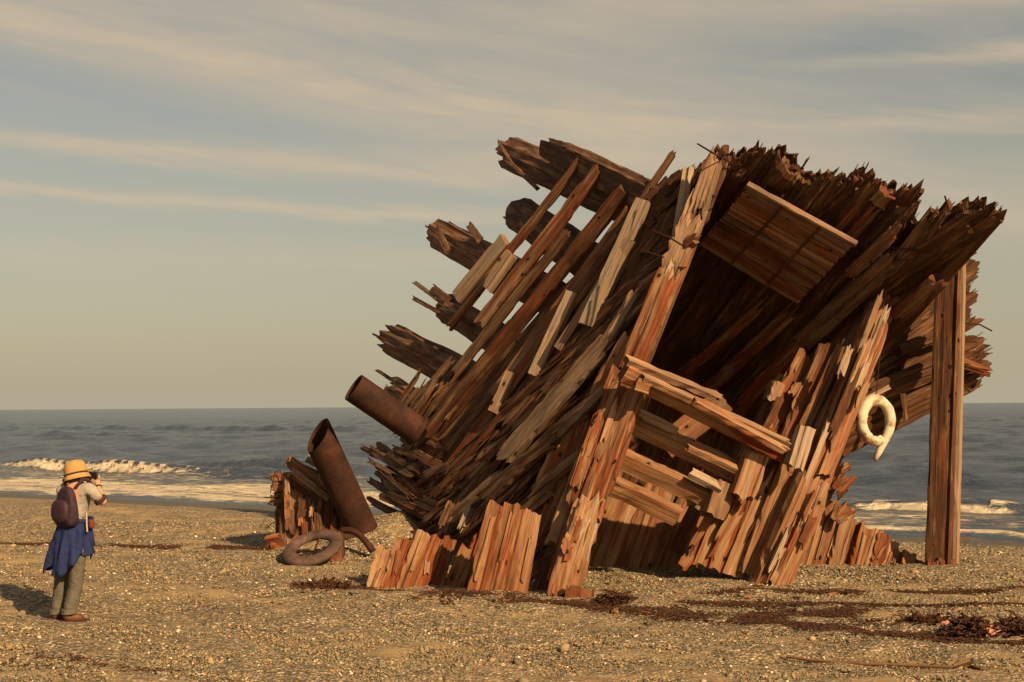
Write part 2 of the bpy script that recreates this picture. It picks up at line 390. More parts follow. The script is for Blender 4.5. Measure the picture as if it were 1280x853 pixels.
# ------------------------------------------------------------------ beach
def beach_material():
    m, q = newmat('beach_gravel')
    co = q.n('ShaderNodeTexCoord').outputs['Object']; s = q.n('ShaderNodeSeparateXYZ'); q.link(co, s.inputs[0])
    shore = q.m('ADD', q.m('MULTIPLY', s.outputs[0], SHN[0]), q.m('MULTIPLY', s.outputs[1], SHN[1]))
    along = q.m('SUBTRACT', q.m('MULTIPLY', s.outputs[0], SHN[1]), q.m('MULTIPLY', s.outputs[1], SHN[0]))
    big = q.noise(q.comb(q.m('MULTIPLY', along, .22), q.m('MULTIPLY', shore, .8), 0.0), 1.0, 4, .6, .4)
    med = q.noise(co, 2.6, 5, .62, .3); fine = q.noise(co, 38, 4, .65)
    vo = q.n('ShaderNodeTexVoronoi', feature='F1', inp={'Scale': 33.0}); q.link(co, vo.inputs['Vector'])
    vs = q.n('ShaderNodeSeparateColor'); q.link(vo.outputs['Color'], vs.inputs[0])
    stone = q.ramp(vs.outputs[0], ((0, (.07, .062, .044)), (.3, (.18, .145, .09)), (.55, (.28, .205, .115)), (.8, (.40, .285, .155)), (.93, (.46, .34, .20)), (1, (.75, .66, .5))))
    stone = q.mix(q.rng(vo.outputs['Distance'], .3, .75, 0, .75), stone, (.05, .036, .022))
    sand = q.mix(fine, (.19, .13, .062), (.38, .27, .135))
    sand = q.mix(q.rng(med, .5, .72, 0, .5), sand, (.13, .075, .036))
    pf = q.rng(q.m('ADD', q.m('MULTIPLY', big, .6), q.m('MULTIPLY', med, .4)), .36, .50)
    c = q.mix(pf, sand, stone)
    wet = q.rng(q.m('ADD', shore, q.m('MULTIPLY', big, 2.0)), 21.6, 23.2)
    c = q.mix(q.m('MULTIPLY', wet, .72), c, (.045, .036, .022))
    vo2 = q.n('ShaderNodeTexVoronoi', feature='SMOOTH_F1', inp={'Scale': 33.0, 'Smoothness': .25}); q.link(co, vo2.inputs['Vector'])
    h = q.m('ADD', q.m('MULTIPLY', q.m('MULTIPLY', q.m('SUBTRACT', 1.0, vo2.outputs['Distance']), pf), 1.0), q.m('ADD', q.m('MULTIPLY', fine, .35), q.m('MULTIPLY', med, 1.2)))
    finish(q, c, q.rng(wet, 0, 1, .92, .45), h, .7, .025, spec=.2)
    return m
def grid_mesh(name, X, Y, Z, mat, smooth=True, flip=False):
    h, w = X.shape
    me = bpy.data.meshes.new(name); v = np.stack([X, Y, Z], -1).reshape(-1, 3)
    i = np.arange((h - 1) * (w - 1)); r_, c_ = i // (w - 1), i % (w - 1); a = r_ * w + c_
    f = np.stack([a, a + 1, a + w + 1, a + w], -1)
    if flip: f = f[:, ::-1]
    me.vertices.add(len(v)); me.vertices.foreach_set('co', v.astype(np.float32).ravel())
    me.loops.add(f.size); me.loops.foreach_set('vertex_index', f.astype(np.int32).ravel())
    me.polygons.add(len(f)); me.polygons.foreach_set('loop_start', np.arange(0, f.size, 4, dtype=np.int32))
    me.polygons.foreach_set('use_smooth', np.full(len(f), smooth))
    me.update(calc_edges=True); me.materials.append(mat)
    o = bpy.data.objects.new(name, me); COL.objects.link(o); return o
def axis(parts):
    out = []
    for a, b, st in parts: out += list(np.arange(a, b, st))
    out.append(parts[-1][1]); return np.array(out)
gx = axis([(-7000, -400, 600), (-400, -60, 20), (-60, -16, 1.5), (-16, 16, .12), (16, 60, 1.5), (60, 400, 20), (400, 7000, 600)])
gy = axis([(-300, -20, 20), (-20, 5, 1.0), (5, 28, .1), (28, 70, 1.0), (70, 400, 20), (400, 9000, 700)])
X, Y = np.meshgrid(gx, gy); Zg = ground(X, Y)
lump = np.zeros_like(X); pr = np.random.default_rng(3)
for k in range(26):
    f_ = pr.uniform(2, 11); a_ = pr.uniform(0, 6.28); lump += np.sin(X * math.cos(a_) * f_ + Y * math.sin(a_) * f_ + pr.uniform(0, 6.28)) * .0035
Zg = Zg + lump * ((Y < 30) & (Y > 4) & (abs(X) < 20))
tag(grid_mesh('beach', X, Y, Zg, beach_material()), kind='structure')

# ------------------------------------------------------------------ sea
def sea_material():
    m, q = newmat('sea_water')
    co = q.n('ShaderNodeTexCoord').outputs['Object']; s = q.n('ShaderNodeSeparateXYZ'); q.link(co, s.inputs[0])
    shore = q.m('ADD', q.m('MULTIPLY', s.outputs[0], SHN[0]), q.m('MULTIPLY', s.outputs[1], SHN[1]))
    along = q.m('SUBTRACT', q.m('MULTIPLY', s.outputs[0], SHN[1]), q.m('MULTIPLY', s.outputs[1], SHN[0]))
    at = q.n('ShaderNodeAttribute', attribute_name='foam'); fo = at.outputs['Fac']
    r1 = q.noise(q.comb(q.m('MULTIPLY', along, 1.1), q.m('MULTIPLY', shore, 2.6), 0.0), 1.0, 6, .7, .4)
    r2 = q.noise(q.comb(q.m('MULTIPLY', along, .06), q.m('MULTIPLY', shore, .2), 0.0), 1.0, 4, .6, .4)
    lace = q.noise(q.comb(q.m('MULTIPLY', along, 1.1), q.m('MULTIPLY', shore, 3.2), 0.0), 1.0, 6, .7, .9)
    thr = q.m('SUBTRACT', .86, q.m('MULTIPLY', fo, .62))
    mask = q.m('MULTIPLY', q.m('SUBTRACT', lace, thr), 6.0, clamp=True)
    deep = q.mix(r2, (.036, .050, .074), (.072, .086, .108))
    foam = q.mix(q.rng(lace, .35, .7), (.44, .36, .235), (.76, .65, .46))
    c = q.mix(mask, deep, foam)
    b = finish(q, c, q.m('ADD', q.m('MULTIPLY', mask, .55), .22), q.m('ADD', q.m('MULTIPLY', r1, 1.0), q.m('ADD', q.m('MULTIPLY', r2, .8), q.m('MULTIPLY', mask, .25))), 1.0, .36, spec=.5)
    b.inputs['IOR'].default_value = 1.33
    return m
rr = 18 * (1.0085 ** np.arange(760)); rr = rr[rr < 9000]; rr = np.append(rr, 12000.0)
aa = np.radians(np.linspace(-46, 46, 620)); RR, AA = np.meshgrid(rr, aa, indexing='ij')
X = RR * np.sin(AA); Y = RR * np.cos(AA); S = SHN[0] * X + SHN[1] * Y; A_ = SHN[1] * X - SHN[0] * Y
fade = np.clip((S - 27) / 12, 0, 1)
Z = np.zeros_like(X)
pr = np.random.default_rng(8)
for k in range(22):
    lam = pr.uniform(1.2, 6.5); th = pr.normal(0, .5); amp = .013 * lam ** .8
    kk = 2 * math.pi / lam; ph = pr.uniform(0, 6.28)
    arg = kk * (S * math.cos(th) + A_ * math.sin(th)) + ph
    Z += amp * np.clip((500 - RR) / 300, 0.25, 1) * (1 - np.abs(np.sin(arg / 2)) * 1.3 + .3)
Z *= fade
foam = np.zeros_like(X)
def wob(a, seed, sc):
    r_ = np.random.default_rng(seed); o = np.zeros_like(a)
    for k in range(5): f_ = sc * r_.uniform(.5, 2.5); o += np.sin(a * f_ + r_.uniform(0, 6.28)) / 5
    return o
def breaker(px, py, half, h, fo, seed, thick=.55, back=1.6):
    """a rolling wave crest centred where the photo shows it, running along the shore"""
    global Z, foam
    d = ray(px, py); p = CO + d * ((SEA_Z + h * .5 - CAMH) / d.z)
    s0 = SHN[0] * p.x + SHN[1] * p.y; a0 = SHN[1] * p.x - SHN[0] * p.y
    sc = s0 + 1.1 * wob(A_, seed, .12) + .12 * wob(A_, seed + 1, .45)
    env = np.exp(-((A_ - a0) / half) ** 4) * (1 + .25 * wob(A_, seed + 2, .4))
    u = S - sc
    prof = np.where(u < 0, np.exp(-(u / thick) ** 2), np.exp(-(u / back) ** 2))
    Z += h * env * prof
    if fo: foam = np.maximum(foam, fo * env * np.where(u < 0.15, np.exp(-((u + .3) / (thick * 1.3)) ** 2), np.exp(-((u - .15) / .22) ** 2)))
breaker(120, 589, 8.5, .30, 1.3, 1, .22)
breaker(345, 590, 4.2, .34, .34, 4, .35)
breaker(1165, 637, 2.2, .19, 1.25, 7, .24, .9)
breaker(1290, 643, 1.6, .12, .4, 9, .2, .9)
for (px, py, hf, h, sd) in ((300, 566, 8, .3, 11), (160, 555, 10, .3, 12), (1150, 580, 4.5, .3, 13), (1230, 600, 4, .22, 14), (700, 560, 15, .35, 15), (60, 548, 14, .35, 16), (440, 575, 9, .25, 17), (1110, 556, 8, .3, 18), (250, 540, 30, .4, 19), (1180, 615, 5, .16, 20)):
    breaker(px, py, hf, h, 0.0 if h > .24 else .18, sd, .9, 2.2)
wash = 26.9 + .8 * wob(A_, 31, .35) + .35 * wob(A_, 32, 1.6)
front = np.exp(-((S - wash - .1) / (.55 + .5 * (A_ < -8))) ** 2)
foam = np.maximum(foam, np.clip(front * 1.05, 0, 1))
nearer = 1 - .38 * np.clip((A_ + 14) / 8, 0, 1)
foam = np.maximum(foam, .98 * nearer * np.exp(-((S - wash - 2.6) / 2.9) ** 2))
foam = np.maximum(foam, .66 * nearer * np.exp(-((S - wash - 6.0) / 3.0) ** 2))
foam = np.maximum(foam, .20 * np.clip((120 - S) / 80, 0, 1))
Z += .10 * front
so = grid_mesh('sea', X, Y, Z + SEA_Z, sea_material())
fa = so.data.attributes.new('foam', 'FLOAT', 'POINT'); fa.data.foreach_set('value', foam.astype(np.float32).ravel())
tag(so, kind='structure')

# ------------------------------------------------------------------ loose stones lying on the beach (uncountable)
def pebbles():
    ico = bmesh.new(); bmesh.ops.create_icosphere(ico, subdivisions=1, radius=1.0)
    bv = np.array([v.co[:] for v in ico.verts]); bf = np.array([[v.index for v in f.verts] for f in ico.faces]); ico.free()
    N = 270000
    u = nrng.random(N); y = 8.8 + 14.5 * u ** 1.6; x = nrng.uniform(-1, 1, N) * (y * .42 + .8)
    def patch(x, y):
        s = SHN[0] * x + SHN[1] * y; o = np.zeros_like(x); r_ = np.random.default_rng(77)
        for k in range(9):
            f1 = r_.uniform(.15, 1.1); f2 = r_.uniform(.8, 3.2); o += np.sin((x - .3 * y) * f1 + y * f2 * .8 + r_.uniform(0, 6.28)) / 3
        return o
    dens = 1 / (1 + np.exp(-2.6 * (patch(x, y) - .1)))
    sandy = np.exp(-((y - 13.1 + .18 * x) / .75) ** 2) * (x < 3) + np.exp(-(((x - 2.2) / 2.6) ** 2 + ((y - 10.7) / .8) ** 2)) * .9
    dens = np.clip(dens * .75 + .32, 0, 1) * (1 - .86 * np.clip(sandy, 0, 1))
    keep = nrng.random(N) < dens; x, y = x[keep], y[keep]; N = len(x)
    size = .0066 * np.exp(nrng.normal(0, .40, N)) * (1 + .03 * np.clip(y - 10, 0, 20)); size = np.clip(size, .004, .045)
    size *= np.where(nrng.random(N) < .02, 1.9, 1.0)
    sc = np.stack([size * nrng.uniform(.9, 1.6, N), size * nrng.uniform(.8, 1.2, N), size * nrng.uniform(.45, .85, N)], -1)
    ang = nrng.uniform(0, 6.28, N); tl = nrng.normal(0, .25, N)
    V = bv[None] * (1 + nrng.normal(0, .11, (N, len(bv), 1))) * sc[:, None, :]
    c, s = np.cos(ang)[:, None], np.sin(ang)[:, None]
    ct, st = np.cos(tl)[:, None], np.sin(tl)[:, None]
    vx, vz = V[..., 0] * ct + V[..., 2] * st, -V[..., 0] * st + V[..., 2] * ct
    vy = V[..., 1]
    V = np.stack([vx * c - vy * s + x[:, None], vx * s + vy * c + y[:, None], vz + (ground(x, y) + sc[:, 2] * .45)[:, None]], -1)
    F = bf[None] + (np.arange(N) * len(bv))[:, None, None]
    pal = np.array([(.10, .092, .066), (.15, .13, .09), (.20, .15, .09), (.26, .20, .115), (.065, .06, .045), (.32, .25, .15), (.22, .14, .08), (.55, .48, .37), (.13, .14, .11), (.17, .155, .12)])
    pi = nrng.choice(len(pal), N, p=[.17, .17, .16, .13, .11, .07, .035, .025, .06, .07])
    colr = np.clip(pal[pi] * nrng.uniform(.95, 1.55, (N, 1)) * np.array([1.05, .98, .84]), 0, .9)
    me = bpy.data.meshes.new('pebbles'); V = V.reshape(-1, 3); F = F.reshape(-1, 3)
    me.vertices.add(len(V)); me.vertices.foreach_set('co', V.astype(np.float32).ravel())
    me.loops.add(F.size); me.loops.foreach_set('vertex_index', F.astype(np.int32).ravel())
    me.polygons.add(len(F)); me.polygons.foreach_set('loop_start', np.arange(0, F.size, 3, dtype=np.int32))
    me.polygons.foreach_set('use_smooth', np.ones(len(F), bool)); me.update(calc_edges=True)
    ca = me.color_attributes.new('tone', 'FLOAT_COLOR', 'POINT')
    cc = np.concatenate([np.repeat(colr, len(bv), 0), np.ones((len(V), 1))], 1); ca.data.foreach_set('color', cc.astype(np.float32).ravel())
    me.materials.append(toned('beach_stone', .7, 90))
    o = bpy.data.objects.new('pebbles', me); COL.objects.link(o); tag(o, kind='stuff', label='loose grey and tan pebbles strewn over the beach', cat='pebbles')
pebbles()

# ------------------------------------------------------------------ seaweed wrack lines
WEED = plain('dried_seaweed', (.055, .022, .010), .5, .8, 30, 80, .3)
def wrack(name, line, width, n, label, up=.02, ln=(.05, .16), rad=.004, r=rng, kind='stuff'):
    mb = MB(); pts = [G(*p) for p in line]
    for _ in range(n):
        k = r.random() * (len(pts) - 1); i = min(int(k), len(pts) - 2); p = pts[i].lerp(pts[i + 1], k - i)
        nrm = 0.8 + .6 * math.sin(k * 5.1 + len(line)); w = width * max(.25, nrm)
        x, y = p.x + r.gauss(0, .12), p.y + r.gauss(0, w)
        a = r.gauss(0, .7) + (0 if r.random() < .7 else 1.4); L = r.uniform(*ln); c = []
        for j in range(5):
            c.append((x, y, gz(x, y) + r.uniform(0.003, up))); a += r.gauss(0, .6); x += math.cos(a) * L / 4; y += math.sin(a) * L / 4
        tube(mb, c, rad * r.uniform(.5, 1.5), 3, (.1, .05, .03), cap=False)
    o = mb.build(name, WEED); tag(o, label, 'seaweed', kind=kind); return o
wrack('seaweed_line', [(-10, 680), (60, 680), (130, 683), (200, 685), (270, 684), (335, 688)], .06, 2200, 'dark thin line of dried seaweed behind the photographer')
wrack('seaweed_line', [(640, 752), (720, 756), (800, 765), (880, 772), (960, 778), (1050, 790), (1150, 797), (1290, 806)],   .10, 2300, 'long brown band of seaweed in front of the wreck')
wrack('seaweed_line', [(930, 772), (1000, 770), (1060, 768), (1110, 772)], .22, 1000, 'wide brown seaweed patch on the gravel before the right post')
wrack('seaweed_line', [(900, 742), (1000, 741), (1080, 740), (1180, 742), (1290, 737)], .05, 1100, 'faint upper seaweed line near the plank row')
wrack('seaweed_line', [(380, 732), (420, 734), (455, 738), (540, 742), (640, 745)], .09, 1000, 'thin seaweed along the foot of the pink stub planks')
wrack('seaweed_line', [(860, 754), (960, 757), (1100, 758), (1290, 757)], .05, 900, 'faint middle seaweed line across the right gravel')
wrack('seaweed_scraps', [(0, 838), (70, 820), (130, 834), (200, 842)], .16, 90, 'scattered dark seaweed scraps at the near left corner', up=.03)

# ------------------------------------------------------------------ the wreck
PL = Plane(P(700, 745, 14.65), P(890, 190, 15.75), P(530, 645, 18.25))          # deck side that faces left
PR = Plane(P(760, 380, 18.3), P(900, 190, 15.9), P(1250, 262, 14.5))         # inside of the hull that overhangs to the right
print('PL.n', PL.n, 'PR.n', PR.n, 'PR(950,600)', PR.at(950, 600).y, 'PR(1000,430)', PR.at(1000, 430).y, 'PR(1110,340)', PR.at(1110, 340).y, 'PL(470,590)', PL.at(470, 590).y, 'PL(640,200)', PL.at(640, 200).y)
SHIP = empty('ship_wreck', (1.6, 15.5, 0), 'broken wooden ship bow leaning on its side in the gravel, ragged timbers against the sky', 'shipwreck')
CAMV = Vector((0, -1, .15)).normalized()
def up_of(a, b, up=None):
    return up if up is not None else (CAMV + PL.n).normalized()
def tl(mb, a, b, off=0.0, wpx=20, t=.12, up=None, plane=PL, Y=None, k=1.1, **kw):
    """timber from photo point a to photo point b, on a plane of the wreck or at given distances"""
    if Y: A, B = P(a[0], a[1], Y[0]), P(b[0], b[1], Y[1])
    else:
        if plane is PL: off *= .5
        A, B = plane.at(a[0], a[1], off), plane.at(b[0], b[1], off)
    w = wpx * (A.y + B.y) / 2 / FPX * k
    timber(mb, A, B, up_of(a, b, up), w, t, **kw)
def part(name, a, b, parent=SHIP, **kw):
    mb = MB(); tl(mb, a, b, **kw); return mb.build(name, WOOD, parent)

GREY = (.9, .1, .9); TAN = (.85, .25, .25); RED = (.72, .95, .1); DARK = (.14, .45, .2); BROWN = (.36, .55, .2); ORANGE = (.85, .65, .02); BLACK = (.08, .2, .1)  # DARK and BLACK put shade into the colour of sheltered timbers, besides real rot

# -- logs (deck beams) sticking out to the upper left
def lg(a, b, rpx, off, tone, tone2, rag, dy=0.0, flat=1.0, spl=15, seed=0):
    r = random.Random(seed); mb = MB()
    A, B = PL.at(a[0], a[1], off), PL.at(b[0], b[1], off)
    B = PL.at(b[0], b[1], off - dy * .3)
    log(mb, A, B, rpx * (A.y + B.y) * .5 / FPX, tone, tone2, rag, flat=flat, r=r, spl=spl, up=Vector((0, -.3, 1)))
    return mb.build('deck_beam', WOOD, SHIP, smooth=False)
lg((800, 262), (636, 190), 23, -.50, (.16, .4, .25), (.26, .35, .5), .55, .3, seed=1)
lg((740, 330), (650, 268), 24, -.50, (.15, .4, .2), (.18, .4, .3), .3, .4, seed=2)
lg((690, 372), (549, 292), 22, -.45, (.3, .5, .3), (.45, .5, .4), .5, .35, seed=3)
lg((650, 440), (560, 385), 20, -.45, (.2, .5, .2), (.4, .5, .5), .5, .3, seed=4)
lg((610, 488), (488, 424), 22, -.40, (.3, .6, .2), (.38, .6, .3), .55, .35, seed=5)
lg((560, 525), (492, 482), 13, -.2, BROWN, (.6, .45, .4), .4, .3, seed=6)
# flat topmost beam, ragged at its left end
part('top_beam', (826, 254), (686, 184), off=-.25, wpx=30, t=.34, n=6, layers=2, rag=(.1, .55), tone=BLACK, tone2=(.35, .4, .35), up=Vector((.25, -.55, .8)), rough=.1)
for (a, b, w) in (((640, 205), (622, 175), 3), ((672, 236), (630, 196), 5), ((730, 205), (688, 176), 8), ((575, 395), (517, 352), 5), ((585, 410), (515, 372), 5), ((560, 375), (540, 360), 10), ((520, 495), (470, 462), 4), ((510, 500), (480, 486), 9), ((700, 206), (683, 186), 5), ((560, 315), (545, 283), 8), ((600, 300), (585, 280), 9)):
    part('splinter', a, b, off=-.3, wpx=w, t=.05, n=2, rag=(0, .15), tone=(.45, .35, .5), rough=.2)

# -- long frames of the deck side
fr = [((727, 200), (560, 412), 13, .13, (.45, .85, .1), (.55, .8, .1), .10), ((752, 210), (598, 408), 20, .18, (.5, .6, .1), (.75, .15, .75), .12),
      ((783, 236), (533, 545), 21, .22, (.5, .7, .05), (.62, .45, .2), .10), ((712, 288), (566, 470), 15, .12, BROWN, (.5, .3, .5), -.02),
      ((790, 262), (615, 500), 20, .16, (.45, .75, .05), (.6, .5, .3), .05), ((800, 275), (560, 590), 18, .2, DARK, BROWN, 0.0),
      ((822, 235), (690, 420), 14, .14, DARK, (.5, .4, .5), .03), ((843, 190), (770, 300), 9, .10, (.3, .3, .5), DARK, .12)]
for (a, b, w, t, t1, t2, off) in fr:
    part('deck_frame', a, b, off=off, wpx=w * .72, t=t * .62, n=3, rag=(.06, .12), tone=t1, tone2=t2, rough=.05)
# squared grey timbers with sawn dark ends lying over the frames
for (a, b, w, t, off) in (((805, 252), (734, 408), 21, .2, .26), ((790, 300), (700, 437), 12, .16, .24), ((716, 366), (668, 470), 17, .12, .22), ((672, 478), (650, 560), 0, 0, 0), ((640, 466), (617, 516), 15, .1, .2), ((632, 300), (572, 372), 22, .14, .2), ((640, 318), (610, 362), 21, .12, .25), ((862, 212), (842, 330), 12, .12, .1)):
    if w: part('squared_timber', a, b, off=off, wpx=w * .82, t=t * .8, n=2, tone=GREY, rough=.035)

# -- dense boards closing the deck side, toned dark to paint shade between the timbers
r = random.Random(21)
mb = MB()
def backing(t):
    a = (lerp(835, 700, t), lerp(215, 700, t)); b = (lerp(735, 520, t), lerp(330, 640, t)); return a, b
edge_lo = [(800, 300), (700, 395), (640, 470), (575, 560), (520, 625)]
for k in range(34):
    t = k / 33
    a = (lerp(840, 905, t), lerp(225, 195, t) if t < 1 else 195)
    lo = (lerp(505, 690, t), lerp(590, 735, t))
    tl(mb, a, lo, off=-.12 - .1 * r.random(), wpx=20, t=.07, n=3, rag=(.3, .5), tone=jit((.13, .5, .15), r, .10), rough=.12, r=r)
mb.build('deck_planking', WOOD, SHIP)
# -- shaggy torn fibres and boards over the lower half of the deck side
def inside(x, y, poly):
    c = False; j = len(poly) - 1
    for i in range(len(poly)):
        (xi, yi), (xj, yj) = poly[i], poly[j]
        if (yi > y) != (yj > y) and x < (xj - xi) * (y - yi) / (yj - yi) + xi: c = not c
        j = i
    return c
polyA = [(690, 690), (600, 660), (540, 640), (560, 590), (640, 500), (720, 420), (790, 340), (835, 300), (850, 330), (790, 400), (735, 470), (690, 560), (650, 650)]
for grp, (nn, lr, wr, ang, tones) in enumerate(((125, (70, 170), (3.5, 9), (36, 50), ((.45, .2, .75), (.3, .35, .5), (.14, .5, .2), (.55, .25, .6), (.2, .7, .1))), (130, (30, 100), (2, 5), (33, 56), ((.55, .25, .7), (.15, .4, .3), (.3, .8, .1), (.1, .4, .1))))):
    mb = MB(); c = 0
    while c < nn:
        x, y = r.uniform(530, 850), r.uniform(290, 700)
        if not inside(x, y, polyA): continue
        an = R(r.uniform(*ang)); L = r.uniform(*lr) / 2; dx, dy = math.cos(an) * L, -math.sin(an) * L
        A, B = (x - dx, y - dy), (x + dx, y + dy)
        if not (inside(*A, polyA) and inside(*B, polyA)):
            dx *= .55; dy *= .55; A, B = (x - dx, y - dy), (x + dx, y + dy)
        o = r.uniform(.02, .22)
        tl(mb, A, B, off=o, wpx=r.uniform(*wr), t=r.uniform(.03, .09), n=r.choice((2, 3, 4)), rag=(.15, .35), tone=jit(r.choice(tones), r, .08), rough=.14, r=r, split=.25)
        c += 1
    po = mb.build('torn_planking' if grp == 0 else 'splintered_fibres', WOOD, SHIP)
    if grp == 1: tag(po, kind='stuff')
# broad grey-brown split timbers crossing to the front post
for (a, b, w, off, tn) in (((625, 580), (768, 418), 22, .42, (.6, .15, .85)), ((600, 628), (745, 500), 16, .44, (.55, .2, .75)), ((690, 552), (775, 470), 12, .46, (.5, .2, .7)), ((640, 590), (705, 545), 11, .44, (.5, .25, .7)), ((755, 435), (800, 358), 12, .3, (.6, .3, .6)), ((660, 620), (735, 560), 10, .46, (.55, .3, .6)), ((560, 655), (640, 585), 16, .2, (.45, .25, .7)), ((640, 655), (700, 606), 14, .42, (.5, .3, .6)), ((830, 330), (875, 292), 12, .2, (.6, .2, .8)), ((835, 345), (868, 250), 16, .1, (.4, .25, .7)), ((575, 665), (590, 630), 7, .3, GREY), ((553, 665), (570, 625), 14, .3, (.7, .2, .6))):
    part('split_timber', a, b, off=off, wpx=w, t=.11, n=4, rag=(.2, .4), tone=tn, rough=.1, split=.15)
# rotten black mass on top, left of the front post
mb = MB()
for k in range(46):
    x = r.uniform(818, 893); y = lerp(255, 200, (x - 818) / 75) + r.uniform(-12, 70); an = R(r.uniform(35, 60)); L = r.uniform(15, 50)
    tl(mb, (x - math.cos(an) * L, y + math.sin(an) * L), (x + math.cos(an) * L * .3, y - math.sin(an) * L * .3), off=r.uniform(-.35, .08), wpx=r.uniform(5, 14), t=.08, n=3, rag=(.15, .3), tone=jit((.2, .35, .4), r), rough=.22, r=r)
mb.build('rotten_planking', WOOD, SHIP)
# orange boards beside the front post
for (a, b, w, off, tn) in (((790, 418), (742, 500), 17, .16, ORANGE), ((768, 452), (722, 535), 16, .14, (.7, .6, .1)), ((735, 505), (690, 600), 18, .16, (.75, .5, .15)), ((716, 520), (676, 610), 16, .12, (.65, .3, .5)), ((712, 560), (650, 690), 22, .13, (.6, .3, .5)), ((745, 492), (672, 690), 20, .1, RED), ((680, 620), (648, 735), 18, .1, (.7, .5, .3)), ((740, 560), (690, 690), 24, .2, RED), ((715, 640), (672, 745), 18, .1, DARK)):
    part('side_board', a, b, off=off + .12, wpx=w, t=.1, n=3, rag=(.05, .15), tone=tn, rough=.08)
part('low_brace', (655, 722), (728, 676), off=.2, wpx=16, t=.16, n=3, rag=(.05, .1), tone=DARK, up=CAMV)

# -- the dark fan of torn planks at the far left foot
mb = MB()
for k in range(120):
    x, y = r.uniform(474, 600), r.uniform(548, 660)
    if y > 545 + (x - 400) * .85 + 40 or y < 700 - (x - 400) * 1.0 - 120 or (y > 642 - (x < 470) * 12 and x < 545): continue
    an = R(r.uniform(20, 42)); L = r.uniform(25, 70) / 2; sgn = 1 if x < 545 else -1
    tl(mb, (x - math.cos(an) * L, y - sgn * math.sin(an) * L), (x + math.cos(an) * L, y + sgn * math.sin(an) * L), off=r.uniform(-.35, .05), wpx=r.uniform(5, 12), t=.06, n=3, rag=(.2, .3), tone=jit(r.choice(((.3, .6, .2), (.4, .8, .1), (.25, .3, .3), (.5, .4, .5))), r), rough=.15, r=r)
for (a, b) in (((505, 572), (570, 650)), ((515, 540), (600, 640)), ((498, 598), (550, 655)), ((520, 560), (620, 660)), ((515, 590), (600, 690)), ((505, 548), (575, 610)), ((540, 610), (650, 700))):
    tl(mb, a, b, off=-.45, wpx=44, t=.08, n=8, rag=(.3, .2), tone=(.18, .5, .2), rough=.15, r=r)
mb.build('torn_bottom_planking', WOOD, SHIP)
mb = MB()
for k in range(26):
    t = r.random(); x = lerp(505, 600, t) + r.uniform(-12, 25); y = lerp(500, 430, t) + r.uniform(-10, 55); an = R(r.uniform(45, 58)); L = r.uniform(40, 95) / 2
    tl(mb, (x - math.cos(an) * L, y + math.sin(an) * L), (x + math.cos(an) * L, y - math.sin(an) * L), off=r.uniform(-.15, .1), wpx=r.uniform(4, 11), t=.05, n=3, rag=(.2, .3), tone=jit(r.choice(((.55, .5, .2), (.4, .7, .1), (.6, .3, .5))), r), rough=.12, r=r)
mb.build('outer_strips', WOOD, SHIP)

# -- pale front post (upper and lower lengths) and the right post
fp = MB()
for (a, b, w, t1, t2, o) in (((897, 188), (868, 275), 24, (.92, .12, .85), (.95, .1, .9), 0), ((872, 262), (832, 352), 33, (.95, .1, .85), (.92, .1, .9), .0), ((840, 335), (785, 470), 36, (.92, .12, .85), (.82, .55, .35), .0)):
    A, B = PL.at(a[0], a[1], .10 + o), PL.at(b[0], b[1], .10 + o)
    timber(fp, A, B, Vector((-.25, -1, .1)), w * 12.5 / FPX, .22, n=4, rag=(.2, .2), tone=t1, tone2=t2, rough=.06)
fp.build('front_post', WOOD, SHIP)
fp = MB()
for (a, b, w, o, n_, tn, tn2, rg) in (((793, 455), (722, 655), 58, .10, 4, (.72, .75, .2), (.66, .8, .2), (.3, .25)), ((778, 480), (712, 640), 15, .15, 3, (.55, .95, .05), (.5, .8, .1), (.3, .3)), ((742, 612), (702, 752), 40, .13, 4, (.84, .3, .4), (.78, .6, .2), (.3, .1)), ((722, 630), (690, 735), 16, .12, 2, (.6, .6, .3), RED, (.2, .1))):
    A, B = PL.at(a[0], a[1], o), PL.at(b[0], b[1], o)
    timber(fp, A, B, Vector((-.35, -1, .1)), w * 12.8 / FPX, .22, n=n_, rag=rg, tone=tn, tone2=tn2, rough=.08)
fp.build('front_post_foot', WOOD, SHIP)
rp = MB()
for (a, b, w, Y, tn, tn2, n_, rg) in (((1122, 330), (964, 738), 31, (PR.at(1122, 330).y + .35, 14.86), (.85, .15, .8), (.95, .22, .6), 4, (.1, .12)), ((1100, 385), (1022, 602), 15, (PR.at(1100, 385).y + .02, 15.1), (.9, .2, .4), (.92, .25, .35), 2, (.1, .1)),
                                     ((1085, 380), (985, 640), 14, (PR.at(1085, 380).y + .2, 15.2), (.8, .15, .7), (.7, .4, .4), 2, (.1, .2)), ((1022, 590), (955, 742), 46, (15.15, 15.0), (.86, .2, .5), (.88, .35, .3), 5, (.3, .06))):
    timber(rp, P(*a, Y[0]), P(*b, Y[1]), Vector((.35, -1, .1)), w * 15.3 / FPX, .24, n=n_, rag=rg, tone=tn, tone2=tn2, rough=.09)
rp.build('right_post', WOOD, SHIP)
